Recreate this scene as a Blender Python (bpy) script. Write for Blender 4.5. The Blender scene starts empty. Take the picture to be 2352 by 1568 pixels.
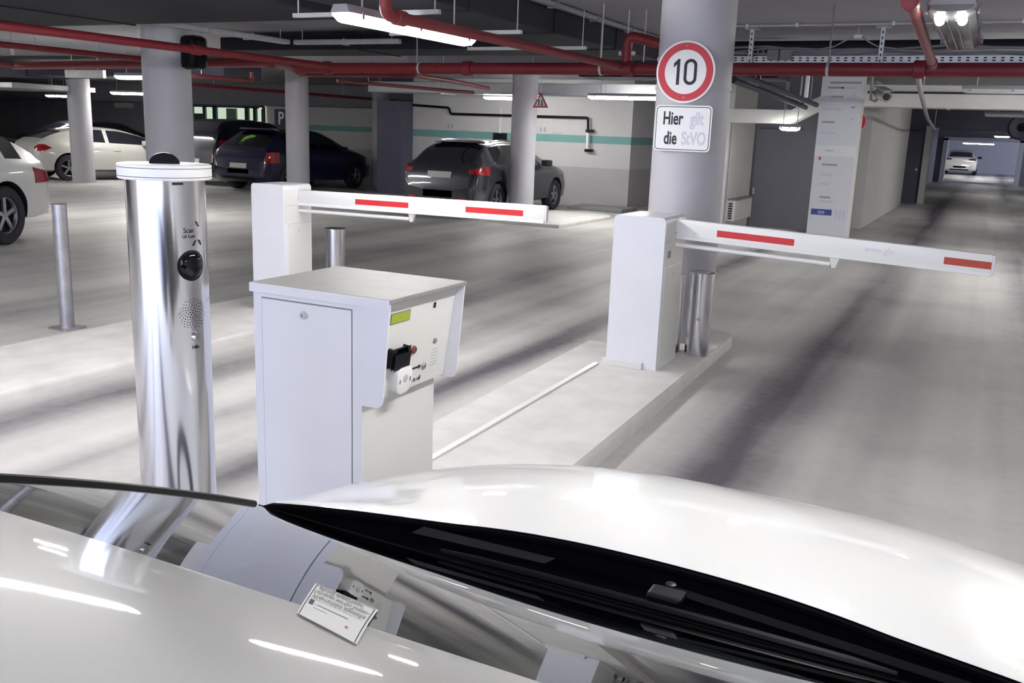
import bpy, bmesh, math, random
import numpy as np
from mathutils import Vector, Matrix
from mathutils.bvhtree import BVHTree
random.seed(7)
PI = math.pi
COL = bpy.context.scene.collection
SC = bpy.context.scene

# ------------------------------------------------------------------ materials
def lin(c):
    return tuple(((v/255.0)/12.92 if v <= 10 else (((v/255.0)+0.055)/1.055)**2.4) for v in c) + (1.0,)

def mat(name, rgb, rough=0.5, metal=0.0, var=0.06, scale=8.0, bump=0.0, coat=0.0, spec=0.5, stretch=(1, 1, 1), aniso=0.0):
    m = bpy.data.materials.new(name); m.use_nodes = True
    nt = m.node_tree; b = nt.nodes['Principled BSDF']
    tc = nt.nodes.new('ShaderNodeTexCoord'); mp = nt.nodes.new('ShaderNodeMapping')
    mp.inputs['Scale'].default_value = stretch
    nz = nt.nodes.new('ShaderNodeTexNoise'); nz.inputs['Scale'].default_value = scale; nz.inputs['Detail'].default_value = 4
    rp = nt.nodes.new('ShaderNodeValToRGB')
    c = lin(rgb)
    rp.color_ramp.elements[0].position = 0.3; rp.color_ramp.elements[1].position = 0.7
    rp.color_ramp.elements[0].color = tuple(v*(1-var) for v in c[:3]) + (1,)
    rp.color_ramp.elements[1].color = tuple(min(1, v*(1+var)) for v in c[:3]) + (1,)
    nt.links.new(tc.outputs['Object'], mp.inputs['Vector']); nt.links.new(mp.outputs[0], nz.inputs['Vector'])
    nt.links.new(nz.outputs['Fac'], rp.inputs['Fac']); nt.links.new(rp.outputs['Color'], b.inputs['Base Color'])
    b.inputs['Roughness'].default_value = rough; b.inputs['Metallic'].default_value = metal
    b.inputs['Coat Weight'].default_value = coat; b.inputs['Coat Roughness'].default_value = 0.03
    b.inputs['Specular IOR Level'].default_value = spec
    b.inputs['Anisotropic'].default_value = aniso
    if bump:
        bp = nt.nodes.new('ShaderNodeBump'); bp.inputs['Strength'].default_value = bump; bp.inputs['Distance'].default_value = 0.01
        nt.links.new(nz.outputs['Fac'], bp.inputs['Height']); nt.links.new(bp.outputs[0], b.inputs['Normal'])
    return m

def emit(name, rgb, strength):
    m = bpy.data.materials.new(name); m.use_nodes = True
    nt = m.node_tree; b = nt.nodes['Principled BSDF']
    b.inputs['Base Color'].default_value = lin(rgb); b.inputs['Emission Color'].default_value = lin(rgb)
    b.inputs['Emission Strength'].default_value = strength; b.inputs['Roughness'].default_value = 0.5
    return m

def glassy(name, tint, ior=1.9, rough=0.0):
    """thin coated glass: fresnel reflection over a tinted see-through pane"""
    m = bpy.data.materials.new(name); m.use_nodes = True
    nt = m.node_tree; nt.nodes.remove(nt.nodes['Principled BSDF']); out = nt.nodes['Material Output']
    fr = nt.nodes.new('ShaderNodeFresnel'); ge = nt.nodes.new('ShaderNodeNewGeometry'); mr = nt.nodes.new('ShaderNodeMapRange')
    mr.inputs['To Min'].default_value = ior; mr.inputs['To Max'].default_value = 1.0/ior
    nt.links.new(ge.outputs['Backfacing'], mr.inputs['Value']); nt.links.new(mr.outputs[0], fr.inputs['IOR'])
    tr = nt.nodes.new('ShaderNodeBsdfTransparent'); tr.inputs['Color'].default_value = lin(tint)
    gl = nt.nodes.new('ShaderNodeBsdfGlossy'); gl.inputs['Roughness'].default_value = rough
    gl.inputs['Color'].default_value = (0.95, 0.96, 0.97, 1)
    mx = nt.nodes.new('ShaderNodeMixShader')
    nt.links.new(fr.outputs[0], mx.inputs[0]); nt.links.new(tr.outputs[0], mx.inputs[1]); nt.links.new(gl.outputs[0], mx.inputs[2])
    nt.links.new(mx.outputs[0], out.inputs['Surface'])
    return m

def floor_mat():
    m = bpy.data.materials.new('concrete_floor_with_tyre_marks'); m.use_nodes = True
    nt = m.node_tree; b = nt.nodes['Principled BSDF']; N = nt.nodes.new; L = nt.links.new
    tc = N('ShaderNodeTexCoord')
    def noise(scale, sx, sy, detail=5):
        mp = N('ShaderNodeMapping'); mp.inputs['Scale'].default_value = (sx, sy, 1)
        nz = N('ShaderNodeTexNoise'); nz.inputs['Scale'].default_value = scale; nz.inputs['Detail'].default_value = detail
        L(tc.outputs['Object'], mp.inputs['Vector']); L(mp.outputs[0], nz.inputs['Vector']); return nz
    def math_(op, a, bb=None, clamp=False):
        n = N('ShaderNodeMath'); n.operation = op; n.use_clamp = clamp
        for i, v in enumerate((a, bb)):
            if v is None: continue
            if isinstance(v, (int, float)): n.inputs[i].default_value = v
            else: L(v, n.inputs[i])
        return n.outputs[0]
    streak = noise(2.2, 1.0, 0.03, 3); wob = noise(0.25, 1, 1, 2); fine = noise(14, 1, 1, 6); blot = noise(0.9, 1, 1, 5)
    sep = N('ShaderNodeSeparateXYZ'); L(tc.outputs['Object'], sep.inputs[0])
    x = math_('ADD', sep.outputs['X'], math_('MULTIPLY', math_('SUBTRACT', wob.outputs['Fac'], 0.5), 0.5))
    tot = None
    for cx, w, k in ((-4.42, 0.32, 1.0), (-2.92, 0.30, 1.0), (-1.02, 0.42, 1.0), (0.62, 0.45, .9), (-3.6, .2, .35), (-8.6, .6, .5), (-7.0, .5, .45)):
        d = math_('DIVIDE', math_('ABSOLUTE', math_('SUBTRACT', x, cx)), w)
        g = math_('MULTIPLY', math_('SUBTRACT', 1.0, d, True), k)
        g = math_('MULTIPLY', g, math_('ADD', 0.35, math_('MULTIPLY', streak.outputs['Fac'], 1.1)))
        tot = g if tot is None else math_('MAXIMUM', tot, g)
    s2 = math_('MULTIPLY', math_('SUBTRACT', streak.outputs['Fac'], 0.42, True), 1.0)
    b2 = math_('MULTIPLY', math_('SUBTRACT', blot.outputs['Fac'], 0.45, True), 0.9)
    f2 = math_('MULTIPLY', math_('SUBTRACT', fine.outputs['Fac'], 0.5, True), 0.22)
    dark = math_('ADD', math_('ADD', math_('MULTIPLY', tot, 0.80), s2), math_('ADD', b2, f2), True)
    mx = N('ShaderNodeMixRGB'); L(dark, mx.inputs['Fac'])
    mx.inputs['Color1'].default_value = lin((202, 200, 198)); mx.inputs['Color2'].default_value = lin((84, 80, 90))
    L(mx.outputs['Color'], b.inputs['Base Color'])
    rr = N('ShaderNodeMapRange'); L(fine.outputs['Fac'], rr.inputs['Value'])
    rr.inputs['To Min'].default_value = 0.38; rr.inputs['To Max'].default_value = 0.62
    L(rr.outputs[0], b.inputs['Roughness'])
    bp = N('ShaderNodeBump'); bp.inputs['Strength'].default_value = 0.04; bp.inputs['Distance'].default_value = 0.01
    L(fine.outputs['Fac'], bp.inputs['Height']); L(bp.outputs[0], b.inputs['Normal'])
    return m

def wall_stripe_mat():
    """painted concrete: pale upper part, slightly greyer foot, turquoise band"""
    m = bpy.data.materials.new('painted_wall_with_turquoise_band'); m.use_nodes = True
    nt = m.node_tree; b = nt.nodes['Principled BSDF']; N = nt.nodes.new; L = nt.links.new
    tc = N('ShaderNodeTexCoord'); sep = N('ShaderNodeSeparateXYZ'); L(tc.outputs['Object'], sep.inputs[0])
    rp = N('ShaderNodeValToRGB'); cr = rp.color_ramp; cr.interpolation = 'CONSTANT'
    mr = N('ShaderNodeMapRange'); mr.inputs['From Min'].default_value = 0; mr.inputs['From Max'].default_value = 3
    L(sep.outputs['Z'], mr.inputs['Value']); L(mr.outputs[0], rp.inputs['Fac'])
    cr.elements[0].position = 0; cr.elements[0].color = lin((176, 174, 178))
    e = cr.elements[1]; e.position = 0.86/3; e.color = lin((200, 198, 200))
    e = cr.elements.new(1.385/3); e.color = lin((118, 166, 164))
    e = cr.elements.new(1.555/3); e.color = lin((204, 202, 204))
    nz = N('ShaderNodeTexNoise'); nz.inputs['Scale'].default_value = 3; nz.inputs['Detail'].default_value = 5
    L(tc.outputs['Object'], nz.inputs['Vector'])
    mx = N('ShaderNodeMixRGB'); mx.blend_type = 'MULTIPLY'; mx.inputs['Fac'].default_value = 0.18
    L(rp.outputs['Color'], mx.inputs['Color1']); L(nz.outputs['Fac'], mx.inputs['Color2'])
    L(mx.outputs['Color'], b.inputs['Base Color']); b.inputs['Roughness'].default_value = 0.7
    return m

M = {}
M['floor'] = floor_mat()
M['wall_band'] = wall_stripe_mat()
M['ceiling'] = mat('ceiling_concrete', (150, 149, 156), 0.85, var=.05, scale=2.5)
M['wall_white'] = mat('white_wall_paint', (206, 205, 204), 0.75, var=.04, scale=2)
M['wall_grey'] = mat('grey_wall_paint', (120, 118, 126), 0.8, var=.05, scale=2)
M['wall_dark'] = mat('dark_blue_grey_wall', (92, 90, 108), 0.8, var=.06, scale=2)
M['slab_grey'] = mat('grey_steel_gate', (112, 111, 120), 0.6, var=.04, scale=2)
M['kerb'] = mat('kerb_concrete', (212, 210, 208), 0.7, var=.09, scale=5, bump=.2)
M['pillar'] = mat('pillar_paint', (186, 185, 192), 0.55, var=.04, scale=3)
M['white_paint'] = mat('white_powder_coat', (226, 227, 234), 0.35, var=.015, scale=5)
M['white_side'] = mat('off_white_powder_coat', (222, 221, 218), 0.38, var=.015, scale=5)
M['panel'] = mat('panel_white', (220, 220, 216), 0.4, var=.02, scale=6)
M['plastic_white'] = mat('white_plastic', (238, 238, 238), 0.3, var=.01)
M['plastic_grey'] = mat('grey_plastic', (128, 128, 130), 0.5, var=.04)
M['steel'] = mat('brushed_stainless_steel', (228, 228, 232), 0.15, 1.0, var=.05, scale=30, stretch=(1, 1, .02))
M['steel_dull'] = mat('galvanised_steel', (176, 176, 182), 0.42, 1.0, var=.12, scale=16)
M['galv_light'] = mat('light_galvanised_sheet', (196, 197, 200), 0.5, 0.2, var=.07, scale=10)
M['alu'] = mat('aluminium_plate', (142, 142, 140), 0.48, .3, var=.06, scale=12)
M['red'] = mat('red_sign_paint', (192, 32, 48), 0.4, var=.02)
M['red_stripe'] = mat('red_reflective_stripe', (206, 40, 46), 0.45, var=.03)
M['red_fade'] = mat('worn_red_stripe', (176, 62, 48), 0.5, var=.12, scale=30)
M['red_pipe'] = mat('red_pipe_paint', (122, 34, 42), 0.5, var=.1, scale=12)
M['black'] = mat('black_plastic', (11, 11, 17), 0.35, var=.1, spec=.16)
M['black_matte'] = mat('black_matte_plastic', (6, 6, 12), 0.8, var=.1, spec=.04)
M['gloss_black'] = mat('gloss_black_lens', (8, 8, 12), 0.05, var=.02, spec=.35)
M['ink'] = mat('black_lettering', (34, 36, 44), 0.6, var=.02)
M['ink_faded'] = mat('faded_lettering', (212, 212, 226), 0.6, var=.02)
M['ink_grey'] = mat('grey_lettering', (164, 164, 172), 0.6, var=.02)
M['blue'] = mat('blue_panel', (58, 74, 160), 0.45, var=.03)
M['duct_black'] = mat('black_insulated_duct', (17, 16, 32), 0.75, var=.15, scale=6, bump=.3)
M['duct_dark'] = mat('dark_duct_sheet', (52, 51, 66), 0.55, .3, var=.12, scale=5)
M['duct_grey'] = mat('zinc_duct_sheet', (170, 171, 176), 0.45, .35, var=.06, scale=4)
M['duct_white'] = mat('white_duct_cover', (232, 232, 228), 0.6, var=.04, scale=3)
M['tray'] = mat('cable_tray_zinc', (200, 203, 208), 0.4, .5, var=.05)
M['cable'] = mat('grey_cable_sheath', (160, 160, 168), 0.55, var=.05)
M['lamp_body'] = mat('lamp_housing_plastic', (150, 150, 154), 0.45, var=.03)
M['lens_off'] = mat('smoky_lamp_lens', (120, 120, 122), 0.12, var=.05, scale=20, stretch=(8, .3, 1))
M['lamp'] = emit('lit_lamp_diffuser', (255, 253, 250), 58.0)
M['lamp_mid'] = emit('soft_lit_lamp_diffuser', (255, 253, 248), 30.0)
M['lamp_far'] = emit('bright_lit_lamp_diffuser', (255, 253, 248), 100.0)
M['tube'] = emit('lit_tube_end', (255, 254, 250), 20.0)
M['led_green'] = emit('green_led', (60, 255, 60), 3.0)
M['door_glow'] = emit('lit_lobby', (236, 242, 226), 1.1)
M['lcd'] = emit('green_lcd', (150, 164, 52), 0.04)
M['car_white'] = mat('white_car_paint', (240, 241, 241), 0.32, var=.004, coat=1.0)
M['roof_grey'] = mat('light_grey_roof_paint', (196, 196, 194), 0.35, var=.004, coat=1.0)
M['car_pearl'] = mat('white_pearl_car_paint', (196, 195, 190), 0.3, var=.01, coat=.8)
M['car_grey'] = mat('dark_grey_metallic_paint', (58, 58, 66), 0.3, .5, var=.04, coat=.8)
M['car_blue'] = mat('dark_blue_paint', (18, 20, 56), 0.3, .2, var=.04, coat=.8)
M['car_black'] = mat('black_car_paint', (16, 17, 36), 0.3, .1, var=.04, coat=.8)
M['tyre'] = mat('tyre_rubber', (44, 43, 52), 0.8, var=.1)
M['arch'] = mat('wheel_arch_liner', (18, 18, 26), 0.9, var=.1)
M['rim'] = mat('alloy_rim', (176, 177, 182), 0.3, .8, var=.03)
M['tail'] = mat('red_tail_lamp_lens', (160, 22, 32), 0.1, var=.12, scale=30, coat=.7)
M['tail_dark'] = mat('dark_red_tail_lamp_lens', (80, 24, 32), 0.1, var=.1, coat=.7)
M['plate'] = mat('number_plate', (196, 196, 190), 0.5, var=.03)
M['chrome'] = mat('chrome_trim', (214, 214, 218), 0.1, 1.0, var=.02)
M['hi_vis'] = mat('yellow_green_vest_fabric', (150, 214, 90), 0.8, var=.06)
M['glass_dark'] = mat('dark_tinted_car_glass', (26, 28, 36), 0.05, var=.02, coat=.8)
M['glass_mid'] = mat('tinted_car_glass', (70, 74, 80), 0.06, var=.05, coat=.8)
M['screen'] = glassy('windscreen_glass', (60, 68, 70), 1.9)
M['pane'] = glassy('clear_glass_pane', (225, 232, 226), 1.5)
M['dash'] = mat('dashboard_plastic', (46, 46, 50), 0.7, var=.05)
M['reflected_notice'] = mat('reflected_notice_white', (236, 236, 234), 0.7, var=.01)

# ------------------------------------------------------------------ mesh helpers
ORG = {}          # object name -> world origin of its frame (rotation-free builds)

class MB:
    def __init__(s): s.bm = bmesh.new()
    def quad(s, *vs):
        return s.bm.faces.new([s.bm.verts.new(v) for v in vs])
    def box(s, x0, x1, y0, y1, z0, z1, bev=0.0, seg=2):
        r = bmesh.ops.create_cube(s.bm, size=1.0)
        for v in r['verts']:
            v.co = Vector((x0 + (v.co.x+.5)*(x1-x0), y0 + (v.co.y+.5)*(y1-y0), z0 + (v.co.z+.5)*(z1-z0)))
        if bev:
            es = list({e for v in r['verts'] for e in v.link_edges})
            bmesh.ops.bevel(s.bm, geom=es, offset=bev, segments=seg, profile=.5, affect='EDGES')
        return s
    def obox(s, c, ax, ay, az, hx, hy, hz, bev=0.0):
        r = bmesh.ops.create_cube(s.bm, size=2.0)
        c = Vector(c); ax, ay, az = (Vector(a).normalized() for a in (ax, ay, az))
        for v in r['verts']:
            v.co = c + ax*v.co.x*hx + ay*v.co.y*hy + az*v.co.z*hz
        if bev:
            es = list({e for v in r['verts'] for e in v.link_edges})
            bmesh.ops.bevel(s.bm, geom=es, offset=bev, segments=2, profile=.5, affect='EDGES')
        return s
    def beam(s, p, q, w, h, bev=0.0):
        """rectangular bar from p to q, w wide (level), h high"""
        p, q = Vector(p), Vector(q); d = q-p; up = Vector((0, 0, 1))
        if abs(d.normalized().z) > .95: up = Vector((0, 1, 0))
        sx = d.cross(up).normalized(); uz = sx.cross(d).normalized()
        return s.obox((p+q)/2, d, sx, uz, d.length/2, w/2, h/2, bev)
    def tube(s, pts, r, seg=12, cap=True):
        pts = [Vector(p) for p in pts]; n = len(pts); rings = []
        up = Vector((0, 0, 1)); prev = None
        for i, p in enumerate(pts):
            t = (pts[min(i+1, n-1)] - pts[max(i-1, 0)]).normalized()
            if prev is None:
                a = up if abs(t.z) < .9 else Vector((1, 0, 0))
                u = t.cross(a).normalized()
            else:
                u = (prev - t*prev.dot(t)).normalized()
            prev = u; w = t.cross(u)
            rr = r[i] if isinstance(r, (list, tuple)) else r
            rings.append([s.bm.verts.new(p + u*math.cos(2*PI*k/seg)*rr + w*math.sin(2*PI*k/seg)*rr) for k in range(seg)])
        for a, b in zip(rings, rings[1:]):
            for k in range(seg):
                s.bm.faces.new((a[k], a[(k+1) % seg], b[(k+1) % seg], b[k]))
        if cap:
            s.bm.faces.new(rings[0][::-1]); s.bm.faces.new(rings[-1])
        return s
    def lathe(s, prof, c=(0, 0, 0), axis='Z', seg=32, a0=0.0, a1=2*PI):
        """prof = [(r, h)...] turned about an axis through c"""
        c = Vector(c); full = abs(a1-a0-2*PI) < 1e-6; ns = seg if full else seg+1
        E = {'Z': (Vector((1, 0, 0)), Vector((0, 1, 0)), Vector((0, 0, 1))),
             'X': (Vector((0, 1, 0)), Vector((0, 0, 1)), Vector((1, 0, 0))),
             'Y': (Vector((0, 0, 1)), Vector((1, 0, 0)), Vector((0, 1, 0)))}[axis]
        rings = []
        for r, h in prof:
            if r < 1e-6: rings.append([s.bm.verts.new(c + E[2]*h)])
            else:
                rings.append([s.bm.verts.new(c + E[0]*math.cos(a0+(a1-a0)*k/seg)*r + E[1]*math.sin(a0+(a1-a0)*k/seg)*r + E[2]*h) for k in range(ns)])
        for a, b in zip(rings, rings[1:]):
            for k in range(seg):
                k2 = (k+1) % ns if full else k+1
                if len(a) == 1 and len(b) == 1: continue
                if len(a) == 1: s.bm.faces.new((a[0], b[k2], b[k]))
                elif len(b) == 1: s.bm.faces.new((a[k], a[k2], b[0]))
                else: s.bm.faces.new((a[k], a[k2], b[k2], b[k]))
        return s
    def prism(s, poly, o, u, v, depth):
        """2-D polygon (a, b) laid on o + a*u + b*v and given depth along u x v"""
        o, u, v = Vector(o), Vector(u), Vector(v); w = u.cross(v).normalized()*depth
        A = [s.bm.verts.new(o+u*a+v*b) for a, b in poly]; B = [s.bm.verts.new(o+u*a+v*b+w) for a, b in poly]
        s.bm.faces.new(A[::-1]); s.bm.faces.new(B); n = len(poly)
        for i in range(n): s.bm.faces.new((A[i], A[(i+1) % n], B[(i+1) % n], B[i]))
        return s
    def grid(s, f, nu, nv, mi=0):
        V = [[s.bm.verts.new(f(i/nu, j/nv)) for j in range(nv+1)] for i in range(nu+1)]
        for i in range(nu):
            for j in range(nv):
                fc = s.bm.faces.new((V[i][j], V[i+1][j], V[i+1][j+1], V[i][j+1])); fc.material_index = mi
        return V
    def build(s, name, m, parent=None, smooth=False, sharp=0.7, up=False):
        bmesh.ops.recalc_face_normals(s.bm, faces=s.bm.faces)
        if up and sum(f.normal.z for f in s.bm.faces) < 0:
            bmesh.ops.reverse_faces(s.bm, faces=s.bm.faces)
        me = bpy.data.meshes.new(name); s.bm.to_mesh(me); s.bm.free()
        for mm in (m if isinstance(m, (list, tuple)) else [m]): me.materials.append(mm)
        return link(name, me, parent, smooth, sharp)

def link(name, me, parent=None, smooth=False, sharp=0.7):
    if smooth:
        for p in me.polygons: p.use_smooth = True
        me.set_sharp_from_angle(angle=sharp)
    o = bpy.data.objects.new(name, me); COL.objects.link(o)
    if parent is not None:
        o.parent = parent; org = ORG[parent.name]
        if org.length: me.transform(Matrix.Translation(-org))
        ORG[o.name] = org.copy()
    else:
        ORG[o.name] = Vector((0, 0, 0))
    return o

def tag(o, label, cat, group=None, kind=None):
    if label: o['label'] = label
    if cat: o['category'] = cat
    if group: o['group'] = group
    if kind: o['kind'] = kind
    return o

def thing(name, label, cat, loc=(0, 0, 0), group=None):
    o = bpy.data.objects.new(name, None); COL.objects.link(o); o.location = loc
    o.empty_display_size = .1
    ORG[o.name] = Vector(loc); return tag(o, label, cat, group)

def struct(name, mb, m, smooth=False):
    o = mb.build(name, m, None, smooth); o['kind'] = 'structure'; return o

def copy_tree(o, parent=None):
    c = o.copy(); COL.objects.link(c); ORG[c.name] = ORG[o.name].copy()
    if parent is not None: c.parent = parent
    for ch in list(o.children): copy_tree(ch, c)
    return c

def rounded(w, h, r, n=5):
    """outline of a rounded rectangle centred on 0,0"""
    out = []
    for cx, cy, a in ((w/2-r, h/2-r, 0), (-w/2+r, h/2-r, PI/2), (-w/2+r, -h/2+r, PI), (w/2-r, -h/2+r, 1.5*PI)):
        for k in range(n+1):
            t = a + PI/2*k/n; out.append((cx+r*math.cos(t), cy+r*math.sin(t)))
    return out

def text_mesh(body, size, sx=1.0, bold=0.0, depth=0.001, align='CENTER'):
    cu = bpy.data.curves.new('lettering', 'FONT'); cu.body = body; cu.size = size; cu.extrude = depth
    cu.align_x = align; cu.align_y = 'CENTER'; cu.offset = bold; cu.resolution_u = 4
    ob = bpy.data.objects.new('lettering', cu); COL.objects.link(ob)
    dg = bpy.context.evaluated_depsgraph_get(); dg.update()
    me = bpy.data.meshes.new_from_object(ob.evaluated_get(dg))
    bpy.data.objects.remove(ob); bpy.data.curves.remove(cu)
    me.transform(Matrix.Diagonal((sx, 1, 1, 1)))
    return me

def text(name, body, size, o, u, v, m, parent, sx=1.0, bold=0.0, depth=0.001, align='CENTER'):
    me = text_mesh(body, size, sx, bold, depth, align)
    u, v = Vector(u).normalized(), Vector(v).normalized(); w = u.cross(v)
    R = Matrix((u, v, w)).transposed().to_4x4(); R.translation = Vector(o)
    me.transform(R); me.materials.clear(); me.materials.append(m)
    return link(name, me, parent)

# ------------------------------------------------------------------ camera
cam_d = bpy.data.cameras.new('camera'); cam = bpy.data.objects.new('camera', cam_d); COL.objects.link(cam)
SC.camera = cam
cam_d.sensor_width = 36.0; cam_d.lens = 2130.2*36/2352; cam_d.clip_start = 0.02; cam_d.clip_end = 300
yaw, pit, rol = (math.radians(a) for a in (26.453, 12.779, -2.103))
fw = Vector((-math.sin(yaw)*math.cos(pit), math.cos(yaw)*math.cos(pit), -math.sin(pit)))
r0 = Vector((math.cos(yaw), math.sin(yaw), 0)); d0 = fw.cross(r0)
rr = r0*math.cos(rol) + d0*math.sin(rol); dd = d0*math.cos(rol) - r0*math.sin(rol)
Rm = Matrix((rr, -dd, -fw)).transposed().to_4x4(); Rm.translation = Vector((0, 0, 1.6))
cam.matrix_world = Rm

# ------------------------------------------------------------------ the setting
CEIL = 2.75
mb = MB(); mb.box(-42, 9, -12, 72, -.25, 0); struct('floor', mb, M['floor'])
mb = MB(); mb.box(-42, 9, -3.7, 72, CEIL, CEIL+.3); struct('ceiling', mb, M['ceiling'])
mb = MB(); mb.box(-12.6, -7.0, 19.5, 24.0, 0, CEIL); struct('wall_back', mb, M['wall_band'])
mb = MB(); mb.box(-24.9, -12.4, 24.5, 24.9, 0, CEIL); struct('wall_far', mb, M['wall_band'])
mb = MB(); mb.box(-42, -24.9, 24.5, 24.9, 0, CEIL); struct('wall_far_left', mb, M['wall_grey'])
mb = MB(); mb.box(-42, -41.7, -3.5, 24.5, 0, CEIL); struct('wall_left', mb, M['wall_grey'])
mb = MB(); mb.box(4.6, 4.9, -3.5, 19.6, 0, CEIL); struct('wall_right', mb, M['wall_white'])
# rear wall with the entrance the daylight comes through
mb = MB(); mb.box(-42, -6.2, -3.7, -3.4, 0, CEIL); mb.box(2.4, 9, -3.7, -3.4, 0, CEIL); mb.box(-6.2, 2.4, -3.7, -3.4, 2.6, CEIL)
struct('wall_rear', mb, M['wall_white'])
# recess with the grey gate, then the corridor
mb = MB(); mb.box(-4.75, -4.0, 16.2, 18.6, 0, CEIL); struct('wall_recess', mb, M['wall_white'])
mb = MB(); mb.box(-7.0, -4.75, 21.0, 21.3, 0, CEIL); struct('wall_recess_back', mb, M['wall_white'])
mb = MB(); mb.box(-4.0, -2.33, 17.9, 18.2, 0, CEIL); mb.box(-2.63, -2.33, 18.2, 19.0, 0, CEIL); struct('wall_middle', mb, M['slab_grey'])
mb = MB(); mb.box(-2.33, -2.07, 19.0, 27.9, 0, CEIL); struct('wall_corridor_left', mb, M['wall_white'])
mb = MB(); mb.box(3.2, 3.5, 19.6, 45, 0, CEIL); mb.box(3.5, 4.9, 19.6, 19.9, 0, CEIL); struct('wall_corridor_right', mb, M['wall_white'])
mb = MB(); mb.box(-6.0, -1.72, 29.0, 29.3, 0, CEIL); struct('wall_passage', mb, M['wall_dark'])
mb = MB(); mb.box(-1.72, 3.2, 29.0, 29.3, 2.07, CEIL); struct('wall_lintel', mb, M['wall_dark'])
mb = MB(); mb.box(-1.72, -1.56, 28.92, 29.4, 0, 2.15); struct('trim_1', mb, M['wall_white'])
mb = MB(); mb.box(-2.6, -2.3, 29.3, 47.9, 0, CEIL); struct('wall_tunnel_left', mb, M['wall_grey'])
mb = MB(); mb.box(-4, -2.05, 48.0, 48.4, 0, CEIL); mb.box(1.2, 5, 48.0, 48.4, 0, CEIL); mb.box(-2.05, 1.2, 48.0, 48.4, 2.0, CEIL)
struct('wall_tunnel_gate', mb, M['wall_grey'])
mb = MB()
mb.box(-2.05, -1.85, 47.9, 48.5, 0, 2.0); mb.box(1.05, 1.25, 47.9, 48.5, 0, 2.0); mb.box(-2.05, 1.25, 47.9, 48.5, 1.9, 2.05); mb.box(-2.05, 1.25, 47.7, 48.5, 0, .06)
struct('trim_2', mb, M['wall_white'])
mb = MB(); mb.box(-9, 7, 68, 68.3, 0, CEIL); struct('wall_end', mb, M['pillar'])
# ceiling beams
mb = MB(); mb.box(-42, -12.6, 23.6, 24.49, 2.12, CEIL); struct('trim_3', mb, M['wall_grey'])
mb = MB(); mb.box(-8.5, 4.6, 13.0, 13.8, 2.52, CEIL); struct('trim_4', mb, M['ceiling'])

# raised islands between the lanes
def kerb_block(x0, x1, y0, y1, h, r0=0.05, nose=True):
    b = MB(); n = 10; w = (x1-x0)/2; cx = (x0+x1)/2; poly = [(x0, y0), (x1, y0)]
    if nose:
        for k in range(n+1):
            t = PI/2*k/n; poly.append((cx + w*math.cos(t)**.6, y1 - .55*w + .55*w*math.sin(t)**.8))
        for k in range(n-1, -1, -1):
            t = PI/2*k/n; poly.append((cx - w*math.cos(t)**.6, y1 - .55*w + .55*w*math.sin(t)**.8))
    else: poly += [(x1, y1), (x0, y1)]
    b.prism(poly, (0, 0, 0), (1, 0, 0), (0, 1, 0), h)
    es = [e for e in b.bm.edges if all(v.co.z > h-.001 for v in e.verts)]
    bmesh.ops.bevel(b.bm, geom=es, offset=min(.045, h*.6), segments=4, profile=.5, affect='EDGES')
    return b
ki = kerb_block(-2.11, -1.505, -3.2, 7.3, .10)
for v in ki.bm.verts: v.co.x -= .030*(v.co.y-3.0)
tag(ki.build('kerb_island', M['kerb'], None, True), 'pale concrete kerb island carrying the ticket machine and round pillar', 'kerb')
tag(kerb_block(-5.80, -4.81, -3.2, 7.4, .06).build('kerb_island', M['kerb'], None, True), 'pale concrete kerb island under the left barrier gate', 'kerb')
tag(kerb_block(-8.02, -6.45, 14.6, 17.4, .06).build('kerb_island', M['kerb'], None, True), 'low pale kerb pad under the pillar by the dark grey car', 'kerb')
b = MB(); b.prism([(-2.30, -3.2), (-1.927, -3.2), (-2.222, 6.6), (-2.61, 6.6)], (0, 0, 0), (1, 0, 0), (0, 1, 0), .03); tag(b.build('kerb_apron', M['kerb']), 'low pale concrete apron along the left of the right kerb island', 'kerb')
b = MB(); b.prism([(-2.085+.021*3.2, -3.2), (-2.05+.021*3.2, -3.2), (-2.160, 5.66), (-2.195, 5.66)], (0, 0, .1002), (1, 0, 0), (0, 1, 0), .010); tag(b.build('edge_angle', M['plastic_white']), 'white metal angle strip along the kerb edge up to the right barrier', 'edge strip')
b = MB(); b.box(-5.87, -5.83, -3.2, 6.1, 0, .03); tag(b.build('gutter_edge', M['kerb']), 'thin white edge strip on the floor left of the left island', 'edge strip')
b = MB(); b.box(-8.0, -6.75, 18.5, 19.45, 0, .07, .01); tag(b.build('wheel_stop', M['plastic_grey']), 'flat dark grey block lying at the foot of the back wall', 'wheel stop')

# ------------------------------------------------------------------ pillars
PG = 'round concrete pillars'
def pillar(x, y, r, label, z0=0.0, paint=None):
    b = MB(); b.lathe([(0, z0), (r, z0), (r, CEIL), (0, CEIL)], (x, y, 0), seg=48)
    return tag(b.build('concrete_pillar', paint or M['pillar'], None, True), label, 'pillar', PG)
pillar(-2.005, 6.85, .268, 'thick pale round pillar carrying the speed limit sign', .1)
pillar(-8.58, 8.08, .268, 'pale round pillar directly behind the steel scanner column')
pillar(-19.65, 15.75, .26, 'round pillar in front of the white coupe')
pillar(-13.62, 16.45, .25, 'round grey pillar in front of the dark blue hatchback')
pillar(-14.7, 21.2, .25, 'round grey pillar past the front wheel of the blue hatchback')
pillar(-7.83, 15.9, .235, 'round pale pillar in front of the dark grey hatchback', .06)
b = MB(); b.box(-13.3, -12.6, 19.0, 19.5, 0, 2.2); tag(b.build('square_pier', M['wall_dark']), 'dark square pier at the left end of the banded wall', 'pier')

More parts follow.
